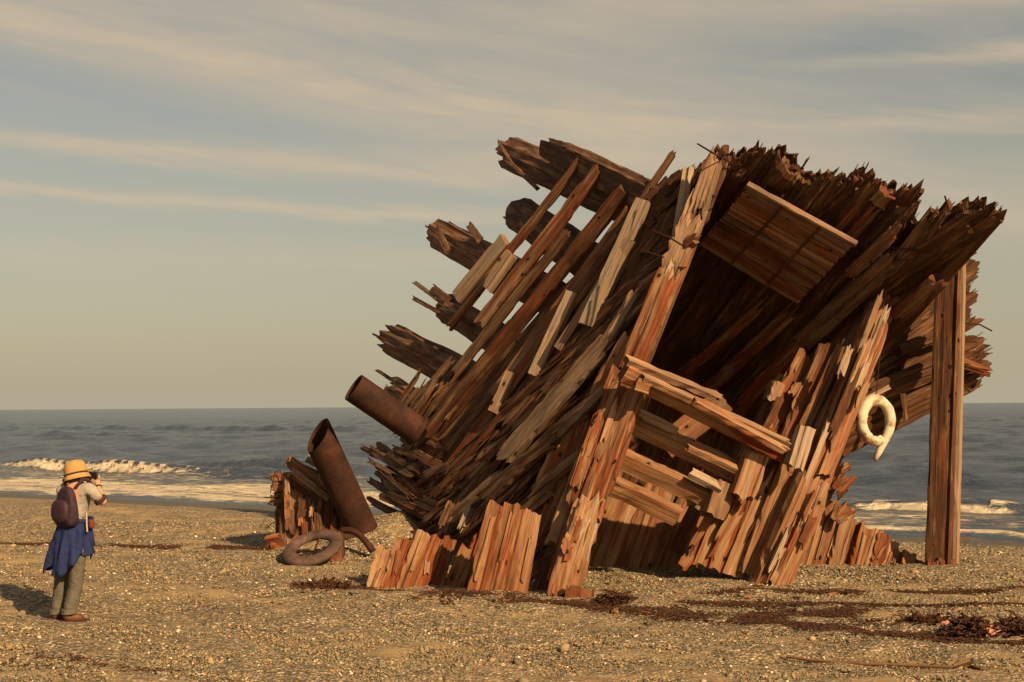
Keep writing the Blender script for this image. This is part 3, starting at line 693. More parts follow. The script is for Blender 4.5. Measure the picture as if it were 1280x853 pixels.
def slats(name, a, b, Y, w, cnt, tones, th=.12, wr=(4, 11)):
    mb = MB(); ln = math.hypot(b[0] - a[0], b[1] - a[1]); nx, ny = -(b[1] - a[1]) / ln, (b[0] - a[0]) / ln
    for _ in range(cnt):
        t0 = r.uniform(-.02, .75); t1 = min(1.0, t0 + r.uniform(.12, .5)); o = r.uniform(-.5, .5) * w; f = lambda t: (lerp(a[0], b[0], t) + nx * o + r.uniform(-1.5, 1.5), lerp(a[1], b[1], t) + ny * o)
        tl(mb, f(t0), f(t1), Y=(lerp(Y[0], Y[1], t0) - th, lerp(Y[0], Y[1], t1) - th), wpx=r.uniform(*wr), t=r.uniform(.03, .09), n=2, rag=(.12, .12), tone=jit(r.choice(tones), r, .08), rough=.14, up=Vector((.1, -1, .1)), r=r)
    return mb.build(name, WOOD, SHIP)
BLEACH = (.98, .08, .9)
slats('post_slivers', (1105, 370), (1010, 620), (15.5, 15.1), 34, 9, (BLEACH, BLEACH, (.9, .3, .4), (.3, .5, .2)), .10)
slats('post_slivers', (1022, 600), (962, 735), (15.05, 14.9), 44, 9, (BLEACH, (.95, .25, .4), (.85, .6, .2), (.4, .5, .2)), .14)
yy = lambda x, y: PL.at(x, y, .10).y
slats('post_slivers', (790, 465), (724, 650), (yy(790, 465), yy(724, 650)), 44, 20, ((.75, .9, .1), (.4, .9, .05), (.9, .4, .3), (.2, .7, .1)), .10)
slats('post_slivers', (745, 620), (705, 738), (yy(745, 620), yy(705, 738)), 36, 14, (BLEACH, (.92, .4, .3), (.8, .7, .1)), .13)
slats('post_slivers', (893, 200), (800, 430), (yy(893, 200), yy(800, 430)), 26, 12, (BLEACH, (.8, .1, .9), (.2, .3, .4)), .09)
slats('board_slivers', (985, 570), (900, 712), (15.35, 15.4), 90, 18, (BLEACH, (.9, .5, .2), (.3, .5, .2), (.8, .7, .1)), .07)
slats('board_slivers', (1030, 440), (960, 570), (15.9, 15.85), 60, 12, ((.9, .9, .02), (.8, .6, .1), (.3, .8, .1)), .09)
# boards standing left of the right post
for (a, b, w, Y, tn, tn2) in (((1040, 430), (975, 580), 24, 15.9, (.55, .8, .1), (.7, .6, .2)), ((1012, 440), (950, 560), 26, 16.1, (.6, .8, .05), (.65, .75, .1)), ((985, 470), (930, 580), 24, 16.3, (.55, .85, .05), (.6, .8, .1)), ((1056, 425), (1000, 545), 14, 15.8, (.7, .5, .3), (.75, .5, .3)),
                              ((995, 560), (936, 722), 26, 15.35, (.82, .4, .25), (.88, .35, .25)), ((975, 575), (914, 722), 24, 15.45, (.8, .4, .3), (.88, .35, .2)), ((945, 565), (897, 716), 24, 15.5, (.75, .25, .6), (.85, .35, .3)), ((922, 600), (878, 710), 24, 15.55, (.8, .3, .4), (.8, .5, .3)), ((895, 640), (862, 708), 16, 15.6, (.7, .6, .2), RED), ((868, 690), (848, 712), 13, 15.5, (.8, .5, .2), (.8, .6, .2)), ((1006, 600), (955, 728), 22, 15.3, (.82, .25, .45), (.86, .35, .3))):
    part('standing_board', a, b, Y=(Y, Y - .15), wpx=w, t=.1, n=3, rag=(.12, .05), tone=tn, tone2=tn2, rough=.06, up=CAMV)
# blocks that carried the cross beams
for (a, b, w, Y) in (((1007, 533), (990, 588), 19, 14.95), ((945, 566), (926, 622), 27, 15.1), ((906, 602), (890, 648), 24, 15.2), ((972, 478), (962, 505), 14, 15.9)):
    part('bearing_block', a, b, Y=(Y, Y - .03), wpx=w, t=.2, n=2, rag=(.02, .06), tone=(.98, .10, .8), rough=.08, up=Vector((.2, -1, .1)))

# -- cross beams between the two posts
for (a, b, w, Y, tn, nm) in (((778, 464), (992, 572), 15, (14.55, 15.15), (.82, .5, .25), 'cross_beam'), ((768, 517), (938, 598), 15, (15.35, 15.25), (.84, .4, .25), 'cross_beam'), ((752, 562), (894, 626), 17, (15.3, 15.3), (.86, .35, .2), 'cross_beam'), ((736, 594), (850, 646), 15, (15.25, 15.35), (.84, .3, .2), 'cross_beam')):
    part(nm, a, b, Y=Y, wpx=w, t=.21, n=2, rag=(.03, .06), tone=tn, rough=.06, up=Vector((0, -.45, .9)))
for (a, b, w, Y) in (((780, 449), (905, 500), 11, (14.5, 14.75)), ((800, 470), (990, 556), 10, (14.45, 14.95)), ((865, 500), (985, 566), 9, (14.55, 14.85)), ((858, 556), (938, 594), 10, (15.05, 15.1)), ((860, 590), (905, 612), 12, (15.1, 15.1)), ((782, 508), (850, 540), 9, (15.15, 15.12))):
    part('beam_capping', a, b, Y=Y, wpx=w, t=.07, n=2, rag=(.05, .12), tone=(.98, .1, .75), rough=.12, up=Vector((0, -.6, .8)))
part('peg', (795, 480), (812, 486), Y=(14.5, 14.5), wpx=16, t=.12, n=2, tone=(.9, .4, .2), up=CAMV)

# -- dark interior: back wall planks and lower wall
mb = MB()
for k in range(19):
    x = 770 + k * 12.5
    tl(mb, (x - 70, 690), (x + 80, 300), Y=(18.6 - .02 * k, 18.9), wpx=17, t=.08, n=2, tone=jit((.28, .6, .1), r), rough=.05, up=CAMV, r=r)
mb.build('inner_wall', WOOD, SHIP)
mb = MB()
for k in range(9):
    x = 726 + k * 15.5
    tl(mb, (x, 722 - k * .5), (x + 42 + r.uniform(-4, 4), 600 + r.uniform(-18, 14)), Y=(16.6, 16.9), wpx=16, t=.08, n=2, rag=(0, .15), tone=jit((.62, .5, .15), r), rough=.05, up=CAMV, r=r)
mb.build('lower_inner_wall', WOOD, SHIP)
part('inner_stud', (842, 690), (870, 636), Y=(16.2, 16.2), wpx=16, t=.1, n=2, tone=(.8, .4, .2), up=CAMV)
part('inner_stud', (830, 560), (905, 500), Y=(16.8, 16.8), wpx=30, t=.1, n=2, tone=(.7, .3, .4), up=CAMV)

# -- overhanging hull: long planks that run up to the right and break off ragged against the sky
def quad(s, t):
    a = (lerp(770, 950, s), lerp(400, 610, s)); b = (lerp(900, 1250, s), lerp(192, 264, s)); return (lerp(a[0], b[0], t), lerp(a[1], b[1], t))
top = [(0, 0), (.08, 6), (.12, 22), (.17, 14), (.2, 22), (.25, -4), (.28, 16), (.3, -26), (.36, -14), (.40, 16), (.44, -6), (.5, 18), (.56, 6), (.6, 14), (.64, -16), (.68, 6), (.72, -34), (.8, -42), (.86, -8), (.89, -24), (.94, 10), (1, 4)]
def topoff(s): return np.interp(s, [p[0] for p in top], [p[1] for p in top])
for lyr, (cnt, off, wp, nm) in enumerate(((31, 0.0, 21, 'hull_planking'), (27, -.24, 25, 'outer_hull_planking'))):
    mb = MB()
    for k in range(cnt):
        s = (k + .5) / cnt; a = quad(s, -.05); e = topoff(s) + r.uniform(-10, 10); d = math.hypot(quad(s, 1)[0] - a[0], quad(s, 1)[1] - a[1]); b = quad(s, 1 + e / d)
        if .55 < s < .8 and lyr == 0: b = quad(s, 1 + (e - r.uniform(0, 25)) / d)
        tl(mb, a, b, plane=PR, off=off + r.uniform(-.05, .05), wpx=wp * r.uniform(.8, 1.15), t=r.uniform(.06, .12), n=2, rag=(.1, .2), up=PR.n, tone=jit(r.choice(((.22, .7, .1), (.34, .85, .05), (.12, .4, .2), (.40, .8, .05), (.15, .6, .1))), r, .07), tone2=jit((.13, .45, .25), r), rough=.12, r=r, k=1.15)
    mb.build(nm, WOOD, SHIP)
# short broken ends bristling along the top
mb = MB()
for k in range(46):
    s = r.uniform(.02, .98); t0 = r.uniform(.72, .93); e = topoff(s); L = math.hypot(300, 300)
    a, b = quad(s, t0), quad(s + r.uniform(-.012, .012), 1 + (e + r.uniform(-26, 16)) / L)
    tl(mb, a, b, plane=PR, off=r.uniform(-.32, .14), wpx=r.uniform(12, 30), t=r.uniform(.08, .2), n=r.choice((1, 2)), rag=(.08, .26), up=PR.n, tone=jit(r.choice(((.06, .3, .2), (.10, .5, .1), (.14, .4, .3), (.38, .8, .05))), r, .06), rough=.22, r=r, split=.2)
mb.build('broken_plank_ends', WOOD, SHIP)
# heavier single planks that stand out on the inside of the hull
for (a, b, w, off, tn) in (((1030, 400), (1228, 268), 27, .22, DARK), ((1080, 380), (1250, 262), 26, .10, (.2, .3, .4)), ((1000, 430), (1130, 312), 24, .30, (.32, .3, .5)), ((930, 500), (1085, 345), 16, .22, (.85, .95, .02)), ((1040, 320), (1105, 250), 12, .12, (.55, .75, .05)), ((1025, 310), (1085, 245), 10, .1, (.5, .8, .05)),
                           ((1120, 395), (1180, 345), 20, .3, (.62, .75, .05)), ((1060, 345), (1130, 280), 14, .28, (.55, .6, .15)), ((960, 305), (1010, 250), 14, .05, (.6, .5, .2)), ((985, 345), (1040, 270), 0, 0, DARK), ((880, 490), (1000, 380), 14, .14, (.85, .95, .02)), ((850, 470), (960, 375), 12, .12, (.85, .95, .02)), ((905, 530), (1010, 415), 14, .2, (.85, .95, .02)), ((1060, 310), (1098, 300), 0, 0, DARK), ((900, 300), (935, 245), 12, .05, (.6, .75, .05)), ((1135, 330), (1182, 256), 14, .2, (.15, .3, .3)), ((1120, 330), (1168, 268), 16, .2, (.75, .15, .5)), ((990, 560), (1060, 450), 16, .3, (.85, .95, .02))):
    if w: part('hull_plank', a, b, plane=PR, off=off, wpx=w, t=.14, n=4, rag=(.12, .3), up=PR.n, tone=tn, rough=.12)
# right-hand shell behind, seen from underneath
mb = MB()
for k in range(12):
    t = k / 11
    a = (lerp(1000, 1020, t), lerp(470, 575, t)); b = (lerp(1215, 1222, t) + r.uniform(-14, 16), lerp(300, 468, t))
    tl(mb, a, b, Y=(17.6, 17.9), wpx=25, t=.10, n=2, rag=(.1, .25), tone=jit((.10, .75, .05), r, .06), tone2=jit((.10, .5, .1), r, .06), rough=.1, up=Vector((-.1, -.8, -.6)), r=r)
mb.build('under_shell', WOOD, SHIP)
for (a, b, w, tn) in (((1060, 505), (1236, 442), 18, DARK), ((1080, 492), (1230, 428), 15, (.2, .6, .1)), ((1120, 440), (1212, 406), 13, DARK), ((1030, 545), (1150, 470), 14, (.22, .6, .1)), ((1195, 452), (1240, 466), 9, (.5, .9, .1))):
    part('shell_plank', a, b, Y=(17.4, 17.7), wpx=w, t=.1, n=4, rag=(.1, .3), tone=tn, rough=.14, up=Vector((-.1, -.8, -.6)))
part('keel_strip', (1056, 512), (1112, 484), Y=(17.2, 17.2), wpx=5, t=.04, n=1, tone=(.9, .05, 1), up=CAMV)
part('hanging_splinter', (1128, 492), (1132, 528), Y=(17.0, 17.0), wpx=6, t=.04, n=1, rag=(0, .1), tone=DARK, up=CAMV)

# -- planked hatch panel inside the hull
hp = [PR.at(*p, .42) for p in ((937, 232), (1068, 304), (999, 377), (876, 304))]
mb = MB()
for k in range(9):
    t = (k + .5) / 9
    A, B = hp[0].lerp(hp[3], t), hp[1].lerp(hp[2], t)
    timber(mb, A, B, PR.n, (hp[0] - hp[3]).length / 9 * .985, .06, n=1, tone=jit((.72, .35 + .5 * t, .45 - .4 * t), r, .05), rough=.02, r=r)
HP = mb.build('hatch_panel', WOOD, SHIP)
for f in (.33, .69):
    m2 = MB(); A, B = hp[0].lerp(hp[1], f) + PR.n * .035, hp[3].lerp(hp[2], f) + PR.n * .035
    timber(m2, A, B, PR.n, .03, .03, n=1, tone=(.05, .5, 0), rough=.02); m2.build('batten', WOOD, HP)
m2 = MB(); timber(m2, hp[0] - (hp[1] - hp[0]) * .02, hp[1] + (hp[1] - hp[0]) * .02, PR.n, .04, .09, n=1, tone=(.6, .15, .7), rough=.04); m2.build('hatch_coaming', WOOD, SHIP)
m2 = MB(); timber(m2, hp[3], hp[2], PR.n, .04, .08, n=1, tone=(.5, .7, .1), rough=.04); m2.build('hatch_coaming', WOOD, SHIP)

# -- iron rods
for pts in ([(872, 180), (892, 192), (915, 204)], [(815, 288), (835, 296), (858, 310)], [(800, 312), (830, 322)], [(1110, 310), (1135, 312), (1165, 315)], [(1128, 268), (1148, 244)], [(1205, 404), (1225, 406), (1240, 414)], [(1200, 478), (1213, 491)], [(934, 190), (930, 205)], [(1186, 262), (1181, 245)], [(1200, 258), (1194, 270)]):
    mb = MB(); far = pts[0][1] > 390
    tube(mb, [P(*p, 17.4) if far else (PR.at(*p, .3) if p[0] > 900 else PL.at(*p, .35)) for p in pts], .011, 6); mb.build('iron_rod', RUST, SHIP)

# -- hawse pipes
def pipe(mb, A, B, rad, skew=0.0, flare=1.0, n=40, wall=.025, depth=.9, skdir=None):
    A, B = Vector(A), Vector(B); ax = (B - A).normalized(); L = (B - A).length
    s = ax.cross(Vector((0, -1, 0))).normalized(); u = s.cross(ax)
    skd = skdir or u; base = len(mb.v); prof = []
    seg = 14
    for j in range(seg + 1): prof.append((L - L * j / seg, rad * (1 + .006 * math.sin(j * 2.1)) * (flare if j == 0 else 1)))
    prof += [(-.0, rad - wall * .5), (.012, rad - wall)] + [(depth * L * j / 6, rad - wall) for j in range(1, 7)]
    for (d, rr_) in prof:
        k_ = max(0, 1 - d / L)
        for i in range(n):
            a = 2 * math.pi * i / n; e = s * math.cos(a) + u * math.sin(a)
            dent = 1 + .012 * math.sin(3 * a + 1) + .006 * math.sin(7 * a)
            mb.v.append(A + ax * (d + skew * rad * e.dot(skd) * k_) + e * rr_ * dent)
    for j in range(len(prof) - 1):
        for i in range(n):
            i2 = (i + 1) % n
            mb.face((base + j * n + i, base + j * n + i2, base + (j + 1) * n + i2, base + (j + 1) * n + i), [(0, 0)] * 4, (.5, .5, .5))
    e = len(prof) - 1
    mb.face(tuple(base + e * n + i for i in range(n)), [(0, 0)] * n, (.5, .5, .5))
    mb.face(tuple(base + i for i in range(n))[::-1], [(0, 0)] * n, (.5, .5, .5))
mb = MB(); B = PL.at(521, 538, .80); A = P(442, 484, B.y - .30); print('pipe', B.y); pipe(mb, A, B, .195 * B.y / 17.0)
hpip = mb.build('hawse_pipe', RUST, SHIP, smooth=False)
mb = MB(); ax = (B - A).normalized(); pipe(mb, B - ax * .03, B + ax * .03, .218 * B.y / 17.0, depth=.5); cpl = mb.build('collar', RUST, hpip)
for o in (hpip, cpl): o.data.shade_auto_smooth() if hasattr(o.data, 'shade_auto_smooth') else None
mb = MB(); g = G(452, 668); A, B = P(398, 544, 17.9), P(458, 672, 18.5); pipe(mb, A, B, .222, skew=.75, skdir=Vector((-.85, -.5, 0)).normalized())
lp = mb.build('iron_pipe', RUST); tag(lp, 'rust brown iron pipe standing tilted in the gravel, cut end open to the left', 'pipe')

# -- pale sawn planks standing in front, left of the front post
st = empty('plank_stub', G(570, 735), 'row of low pinkish broken planks standing in front of the wreck', 'planks')
def boxrow(parent, items, Yf, kw, name='plank'):
    for (xb, yb, xt, yt, w, tn, tn2) in items:
        g = G(xb, yb); Y = g.y
        m2 = MB(); A = P(xb, yb, Y) + Vector((0, 0, -.12)); B = P(xt, yt, Y + .12)
        timber(m2, A, B, kw.get('up', CAMV), w * .98 * Y / FPX, .1, n=kw.get('n', 3), rag=(0, kw.get('rag', .06)), tone=tn2, tone2=tn, rough=.10, seg=12)
        if r.random() < .7: timber(m2, A.lerp(B, r.uniform(.1, .4)) + Vector((r.uniform(-.04, .04), -.06, 0)), A.lerp(B, r.uniform(.6, .97)) + Vector((r.uniform(-.04, .04), -.06, 0)), CAMV, r.uniform(.03, .07), .03, n=1, rag=(.05, .06), tone=jit(tn2, r, .2), tone2=tn, rough=.15, r=r)
        m2.build(name, WOOD, parent)
pk, pk2 = (.9, .38, .12), (.72, .9, .05)
boxrow(st, [(463, 735, 481, 682, 17, pk, pk), (481, 734, 506, 672, 19, (.86, .6, .1), pk2), (500, 734, 532, 663, 19, pk, pk2), (521, 733, 549, 668, 20, (.82, .7, .1), pk2), (541, 733, 564, 670, 17, pk, pk2), (557, 733, 585, 682, 16, (.8, .5, .2), (.75, .7, .1)), (573, 734, 603, 668, 18, (.86, .45, .15), pk2), (584, 735, 613, 650, 17, pk, pk2)], 0, {})
boxrow(st, [(592, 738, 622, 626, 21, pk, (.8, .65, .1)), (611, 738.6, 642, 627, 21, pk, (.8, .6, .1)), (630, 739.2, 655, 634, 19, pk, (.78, .6, .15)), (648, 740, 668, 640, 18, (.9, .25, .3), (.8, .5, .2))], 0, {})

# -- row of planks on the right
rt = empty('plank_row', G(1060, 705), 'low row of weathered planks falling away to the right behind the right post', 'planks')
it = []
for k in range(13):
    t = k / 12; xb = lerp(986, 1146, t); tp = lerp(600, 700, t ** .92) + r.uniform(-4, 5)
    it.append((xb, 707 - 3 * t + r.uniform(-1, 1), xb + lerp(34, 1, t), tp, 17, (.82, .25, .4), (.82, .35, .3)))
boxrow(rt, it, 0, {'rag': .05})
mb = MB()
for k in range(14):
    x = r.uniform(1040, 1056); y = r.uniform(560, 640); tl(mb, (x - 6, y + 14), (x + r.uniform(0, 18), y - r.uniform(-8, 14)), Y=(16.3, 16.3), wpx=8, t=.05, n=2, rag=(.05, .15), tone=jit((.55, .85, .1), r), rough=.2, up=CAMV, r=r)
for (a, b) in (((1010, 680), (1040, 560)), ((1022, 650), (1052, 575)), ((1000, 660), (1030, 590))): tl(mb, a, b, Y=(16.6, 16.6), wpx=12, t=.08, n=2, rag=(.1, .2), tone=(.22, .6, .1), rough=.1, up=CAMV, r=r)
mb.build('broken_knee', WOOD, SHIP)

# -- tall square post on the right
tp_ = MB(); g = G(1172, 706)
A = P(1172, 712, g.y) + Vector((0, 0, -.2)); B = P(1187, 322, g.y + .25)
timber(tp_, A, B, Vector((-.45, -1, 0)), .33, .30, n=2, rag=(0, .1), tone=(.36, .45, .3), tone2=(.42, .7, .12), rough=.03, seg=14)
timber(tp_, A + Vector((.2, -.06, 0)), B + Vector((.16, -.06, 0)), Vector((.9, -.5, 0)), .20, .06, n=2, rag=(0, .15), tone=(.9, .2, .4), tone2=(.85, .15, .6), rough=.05, seg=14)  # pale slab paints the sunlit right side; the front is toned darker as shade
tpo = tp_.build('standing_post', WOOD); tag(tpo, 'tall square timber post standing upright under the overhanging right end', 'post')
m2 = MB()
for k in range(5): timber(m2, g + Vector((-.15 + .07 * k, -.14, -.1)), g + Vector((-.14 + .07 * k, -.13, .07 + .05 * r.random())), CAMV, .07, .06, n=2, rag=(0, .04), tone=(.8, .7, .1), r=r)
fb = m2.build('packing_wood', WOOD); fb.parent = tpo

# -- broken hull stump at far left
sg = G(385, 692); sY = sg.y + .75
stp = empty('hull_stump', sg, 'squat rotten timber stump with bolt holes standing at the far left, beside the tilted pipe', 'timber stump')
m2 = MB()
for k in range(11):
    t = k / 10; xb = lerp(352, 438, t); yt = lerp(588, 640, t ** 1.1) + r.uniform(-5, 6)
    tl(m2, (xb, 700), (xb + r.uniform(-4, 5) + lerp(8, -6, t), yt), Y=(sY, sY + .1), wpx=10, t=.14, n=3, rag=(0, .28), tone=jit((.48, .6, .3), r, .2), tone2=jit((.55, .4, .5), r, .2), rough=.3, up=CAMV, r=r)
for k in range(30):
    x = r.uniform(352, 436); y1 = r.uniform(lerp(592, 650, (x - 352) / 84), 690); L_ = r.uniform(18, 55)
    tl(m2, (x + r.uniform(-3, 3), min(700, y1 + L_)), (x, y1), Y=(sY - .10, sY - .08), wpx=r.uniform(3, 8), t=.06, n=2, rag=(.1, .15), tone=jit(r.choice(((.9, .2, .6), (.2, .5, .2), (.6, .8, .1), (.08, .4, .1))), r), rough=.25, up=CAMV, r=r)
m2.build('upright_planks', WOOD, stp)
m2 = MB()
for k in range(9):
    t = k / 8; xb = lerp(356, 450, t); tl(m2, (xb, 700), (xb, lerp(596, 655, t)), Y=(sY + .3, sY + .4), wpx=18, t=.3, n=2, tone=(.12, .4, .2), rough=.1, up=CAMV, r=r)
m2.build('core', WOOD, stp)
for (a, b, w, Y, tn) in (((357, 574), (425, 622), 11, .15, TAN), ((362, 588), (430, 640), 10, .0, (.8, .3, .4)), ((383, 570), (440, 600), 12, .4, GREY), ((360, 580), (400, 598), 14, .3, BROWN), ((395, 600), (450, 628), 9, .1, (.75, .3, .4)), ((360, 597), (420, 640), 9, -.05, DARK)):
    part('cap_plank', a, b, parent=stp, Y=(sY + Y, sY + Y + .2), wpx=w, t=.09, n=3, rag=(.1, .12), tone=tn, rough=.1, up=Vector((0, -.5, .8)))
m2 = MB()
for k in range(16):
    y = r.uniform(598, 668); x = 337 + max(0, y - 630) * .5 + r.uniform(-2, 4); tl(m2, (362, y + r.uniform(-6, 8)), (x, y), Y=(sY + .2, sY + .2), wpx=r.uniform(6, 11), t=.1, n=3, rag=(0, .12), tone=jit(r.choice(((.3, .6, .2), (.6, .5, .3), (.2, .5, .2))), r), rough=.2, up=CAMV, r=r)
m2.build('broken_side_planks', WOOD, stp)
for pts in ([(338, 616), (344, 590), (350, 588), (354, 598)], [(330, 597), (337, 598), (345, 604)], [(330, 622), (340, 622), (350, 620)], [(333, 661), (340, 654), (352, 651)]):
    m2 = MB(); tube(m2, [P(*p, sY + .05) for p in pts], .008, 6); m2.build('bent_spike', RUST, stp)
# fallen reddish pieces by the stump foot
fw = empty('driftwood_pile', G(345, 694), 'reddish broken wood lying at the foot of the stump', 'driftwood')
for (a, b, w, Y) in (((333, 690), (356, 676), 10, -.25), ((331, 676), (352, 672), 8, -.15), ((334, 695), (362, 688), 10, -.4), ((336, 683), (354, 688), 7, -.3)):
    m2 = MB(); tl(m2, a, b, Y=(sY + Y, sY + Y), wpx=w, t=.1, n=3, rag=(.04, .06), tone=(.75, .7, .2), rough=.15, up=Vector((0, -.6, .8))); m2.build('wood_piece', WOOD, fw)

# -- rusty wheels half sunk in the gravel
def wheel(c, nrm, R1, tr, mat, flat=.5, n=48, m=12, label='', sp=(0, 1, 2)):
    e = empty('rusted_ring', c, label, 'wheel', 'rusty wheels beside the wreck'); nrm = nrm.normalized(); a = nrm.cross(Vector((0, 1, .1))).normalized(); b = nrm.cross(a); mb = MB()
    for i in range(n):
        t = 2 * math.pi * i / n; d = a * math.cos(t) + b * math.sin(t)
        for j in range(m):
            u = 2 * math.pi * j / m; k = 1 + .05 * math.sin(5 * t + j) * .5
            mb.v.append(Vector(c) + d * (R1 + tr * math.cos(u) * k) + nrm * tr * flat * math.sin(u))
    for i in range(n):
        for j in range(m):
            i2, j2 = (i + 1) % n, (j + 1) % m
            mb.face((i * m + j, i2 * m + j, i2 * m + j2, i * m + j2), [(0, 0)] * 4, (.5, .5, .5))
    mb.build('rim', mat, e, smooth=True)
    for k in sp:
        mb = MB(); t = k; d1 = a * math.cos(t) + b * math.sin(t); tube(mb, [Vector(c) + d1 * (R1 - tr * .8), Vector(c) - nrm * .05 + d1 * R1 * .15], .014, 6); mb.build('spoke', RUST, e)
    return e
g = G(391, 699)
wheel(P(391, 685, g.y - .22), Vector((-.20, -.42, .88)), .325, .095, RUSTG, .6, label='grey brown rusted wheel rim with thin spokes lying before the stump', sp=(.5, 1.2, 1.9, 4.4))
g2 = G(445, 690)
wheel(P(440, 689, g2.y + .25), Vector((.35, -.55, .75)), .27, .055, RUST, .9, label='dark thin rusted wheel rim half hidden right of the grey wheel', sp=(.6, 2.2))
ch = MB(); timber(ch, P(426, 692, g.y + .1) + Vector((0, 0, -.06)), P(424, 662, g.y + .1), CAMV, .12, .12, n=3, rag=(.05, .1), tone=(.4, .9, .1), rough=.3); timber(ch, P(412, 700, g.y - .08) + Vector((0, 0, -.03)), P(428, 696, g.y - .05), Vector((0, -.5, .8)), .10, .08, n=3, rag=(.05, .05), tone=(.65, .9, .1), rough=.2)
tag(ch.build('rotten_block', WOOD), 'small crumbling red wood block between the two rusted wheels', 'driftwood')
mb = MB(); A, B = P(425, 664, g.y + .2), P(466, 690, g.y + .05)
pts = [A.lerp(B, t) + Vector((0, 0, .12 * math.sin(t * 3.1))) for t in np.linspace(0, 1, 9)]; tube(mb, pts, .045, 8)
tag(mb.build('iron_hoop', RUST, smooth=True), 'curved dark iron bar arching from the red block to the pink planks', 'iron bar')

# -- life ring on a wire
lr = empty('life_ring', P(1094, 532, 15.6), 'cream white broken ring hanging on a wire between the two right posts', 'ring')
IV, q = newmat('ivory_plastic'); co = q.n('ShaderNodeTexCoord').outputs['Object']; nn = q.noise(co, 5, 5, .65, .5)
cc = q.mix(q.rng(nn, .50, .64), q.mix(q.noise(co, 25, 3), (.44, .37, .24), (.60, .52, .36)), (.20, .09, .045)); finish(q, cc, .6, q.noise(co, 18, 4, .6), .35, .01)
mb = MB(); c = P(1095, 526, 15.6); n_ = 44; m = 12; ux = Vector((1, .25, 0)).normalized(); uz = Vector((0, 0, 1)); un = ux.cross(uz)
t0, t1 = R(-62), R(292)
for i in range(n_ + 1):
    t = lerp(t0, t1, i / n_); k = lerp(1.0, .86, abs(i / n_ - .5) * 2); d = ux * math.cos(t) * .195 + uz * math.sin(t) * .25; dn = (ux * math.cos(t) + uz * math.sin(t)).normalized()
    if i == 0: d = d + Vector((-.11, 0, -.25)); k *= .55
    elif i < 5: d = d + Vector((-.11, 0, -.25)) * ((5 - i) / 5) ** 1.5; k *= .62 + .07 * i
    lump_ = 1 + .04 * math.sin(t * 5) + .03 * math.sin(t * 11 + 1) + (.10 * math.sin(t * 23) if 2.6 < t < 4.7 else 0)
    for j in range(m):
        u = 2 * math.pi * j / m; mb.v.append(c + d + dn * (.071 * k * lump_ * math.cos(u)) + un * (.071 * k * lump_ * math.sin(u)))
for i in range(n_):
    for j in range(m):
        j2 = (j + 1) % m; mb.face((i * m + j, i * m + j2, (i + 1) * m + j2, (i + 1) * m + j), [(0, 0)] * 4, (.5, .5, .5))
mb.face(tuple(range(m))[::-1], [(0, 0)] * m, (.5,) * 3); mb.face(tuple(n_ * m + j for j in range(m)), [(0, 0)] * m, (.5,) * 3)
mb.build('ring_body', IV, lr, smooth=True)
mb = MB(); tube(mb, [P(*p, 15.6) for p in ((1092, 512), (1090, 500), (1096, 490), (1098, 460), (1103, 420), (1108, 380), (1112, 330))], .007, 6); mb.build('wire', RUST, lr)

# -- debris on the beach
def lumpy(name, c, sx, sy, sz, mat, seed, parent=None, amp=.25):
    bm = bmesh.new(); bmesh.ops.create_icosphere(bm, subdivisions=3, radius=1); rr_ = random.Random(seed); ph = [(rr_.uniform(1.5, 5), rr_.uniform(0, 6)) for _ in range(9)]
    for v in bm.verts:
        k = 1 + amp * sum(math.sin(ph[i][0] * v.co[i % 3] + ph[i][1]) for i in range(9)) / 5
        v.co = Vector((v.co.x * sx * k, v.co.y * sy * k, v.co.z * sz * k))
    me = bpy.data.meshes.new(name); bm.to_mesh(me); bm.free(); me.materials.append(mat); me.polygons.foreach_set('use_smooth', np.ones(len(me.polygons), bool))
    o = bpy.data.objects.new(name, me); COL.objects.link(o); o.location = c
    if parent: o.parent = parent; o.matrix_parent_inverse = Matrix.Translation(-parent.location)
    return o
def clump(name, c, sx, sy, sz, n, label, seed, rad=.008):
    r_ = random.Random(seed); mb = MB()
    for _ in range(n):
        p = Vector((r_.gauss(0, sx * .5), r_.gauss(0, sy * .5), 0)); h = sz * math.exp(-(p.x / sx) ** 2 - (p.y / sy) ** 2); pts = []; d = Vector((r_.gauss(0, 1), r_.gauss(0, .6), r_.gauss(0, .3))).normalized()
        z = r_.uniform(0, h)
        for j in range(6):
            w_ = Vector(c) + p; pts.append((w_.x, w_.y, gz(w_.x, w_.y) + max(.004, z))); d = (d + Vector((r_.gauss(0, .5), r_.gauss(0, .5), r_.gauss(0, .35)))).normalized(); p = p + d * .035; z += d.z * .02
        tube(mb, pts, rad * r_.uniform(.5, 1.4), 4, cap=False)
    o = mb.build(name, WEED); tag(o, label, 'seaweed'); return o
clump('seaweed_clump', G(1212, 795), .17, .1, .16, 420, 'dark tangled seaweed clump left of the rust coloured chunk', 31)
clump('seaweed_clump', G(1272, 796), .2, .1, .17, 420, 'dark tangled seaweed clump at the right edge beyond the rust coloured chunk', 32)
clump('seaweed_clump', G(1160, 780), .14, .08, .06, 160, 'small low seaweed clump nearest the tall post', 33)
clump('seaweed_clump', G(768, 754), .13, .08, .10, 240, 'brown seaweed clump on the gravel right of the front post foot', 34)
clump('seaweed_clump', G(410, 734), .26, .10, .04, 320, 'flat dark seaweed patch left of the pink plank row', 35)
PINK = rust_material('pink_rust', (.22, .08, .045), (.42, .19, .115), (.52, .26, .17))
g = G(1240, 797)
mb = MB(); timber(mb, g + Vector((-.09, 0, .0)), g + Vector((.10, .02, .03)), Vector((0, -.5, .85)), .12, .15, n=2, layers=2, rag=(.03, .05), tone=(.5, .5, .5), rough=.12); rk = mb.build('rusty_chunk', PINK); tag(rk, 'salmon coloured rusty chunk lying between two seaweed clumps', 'debris')
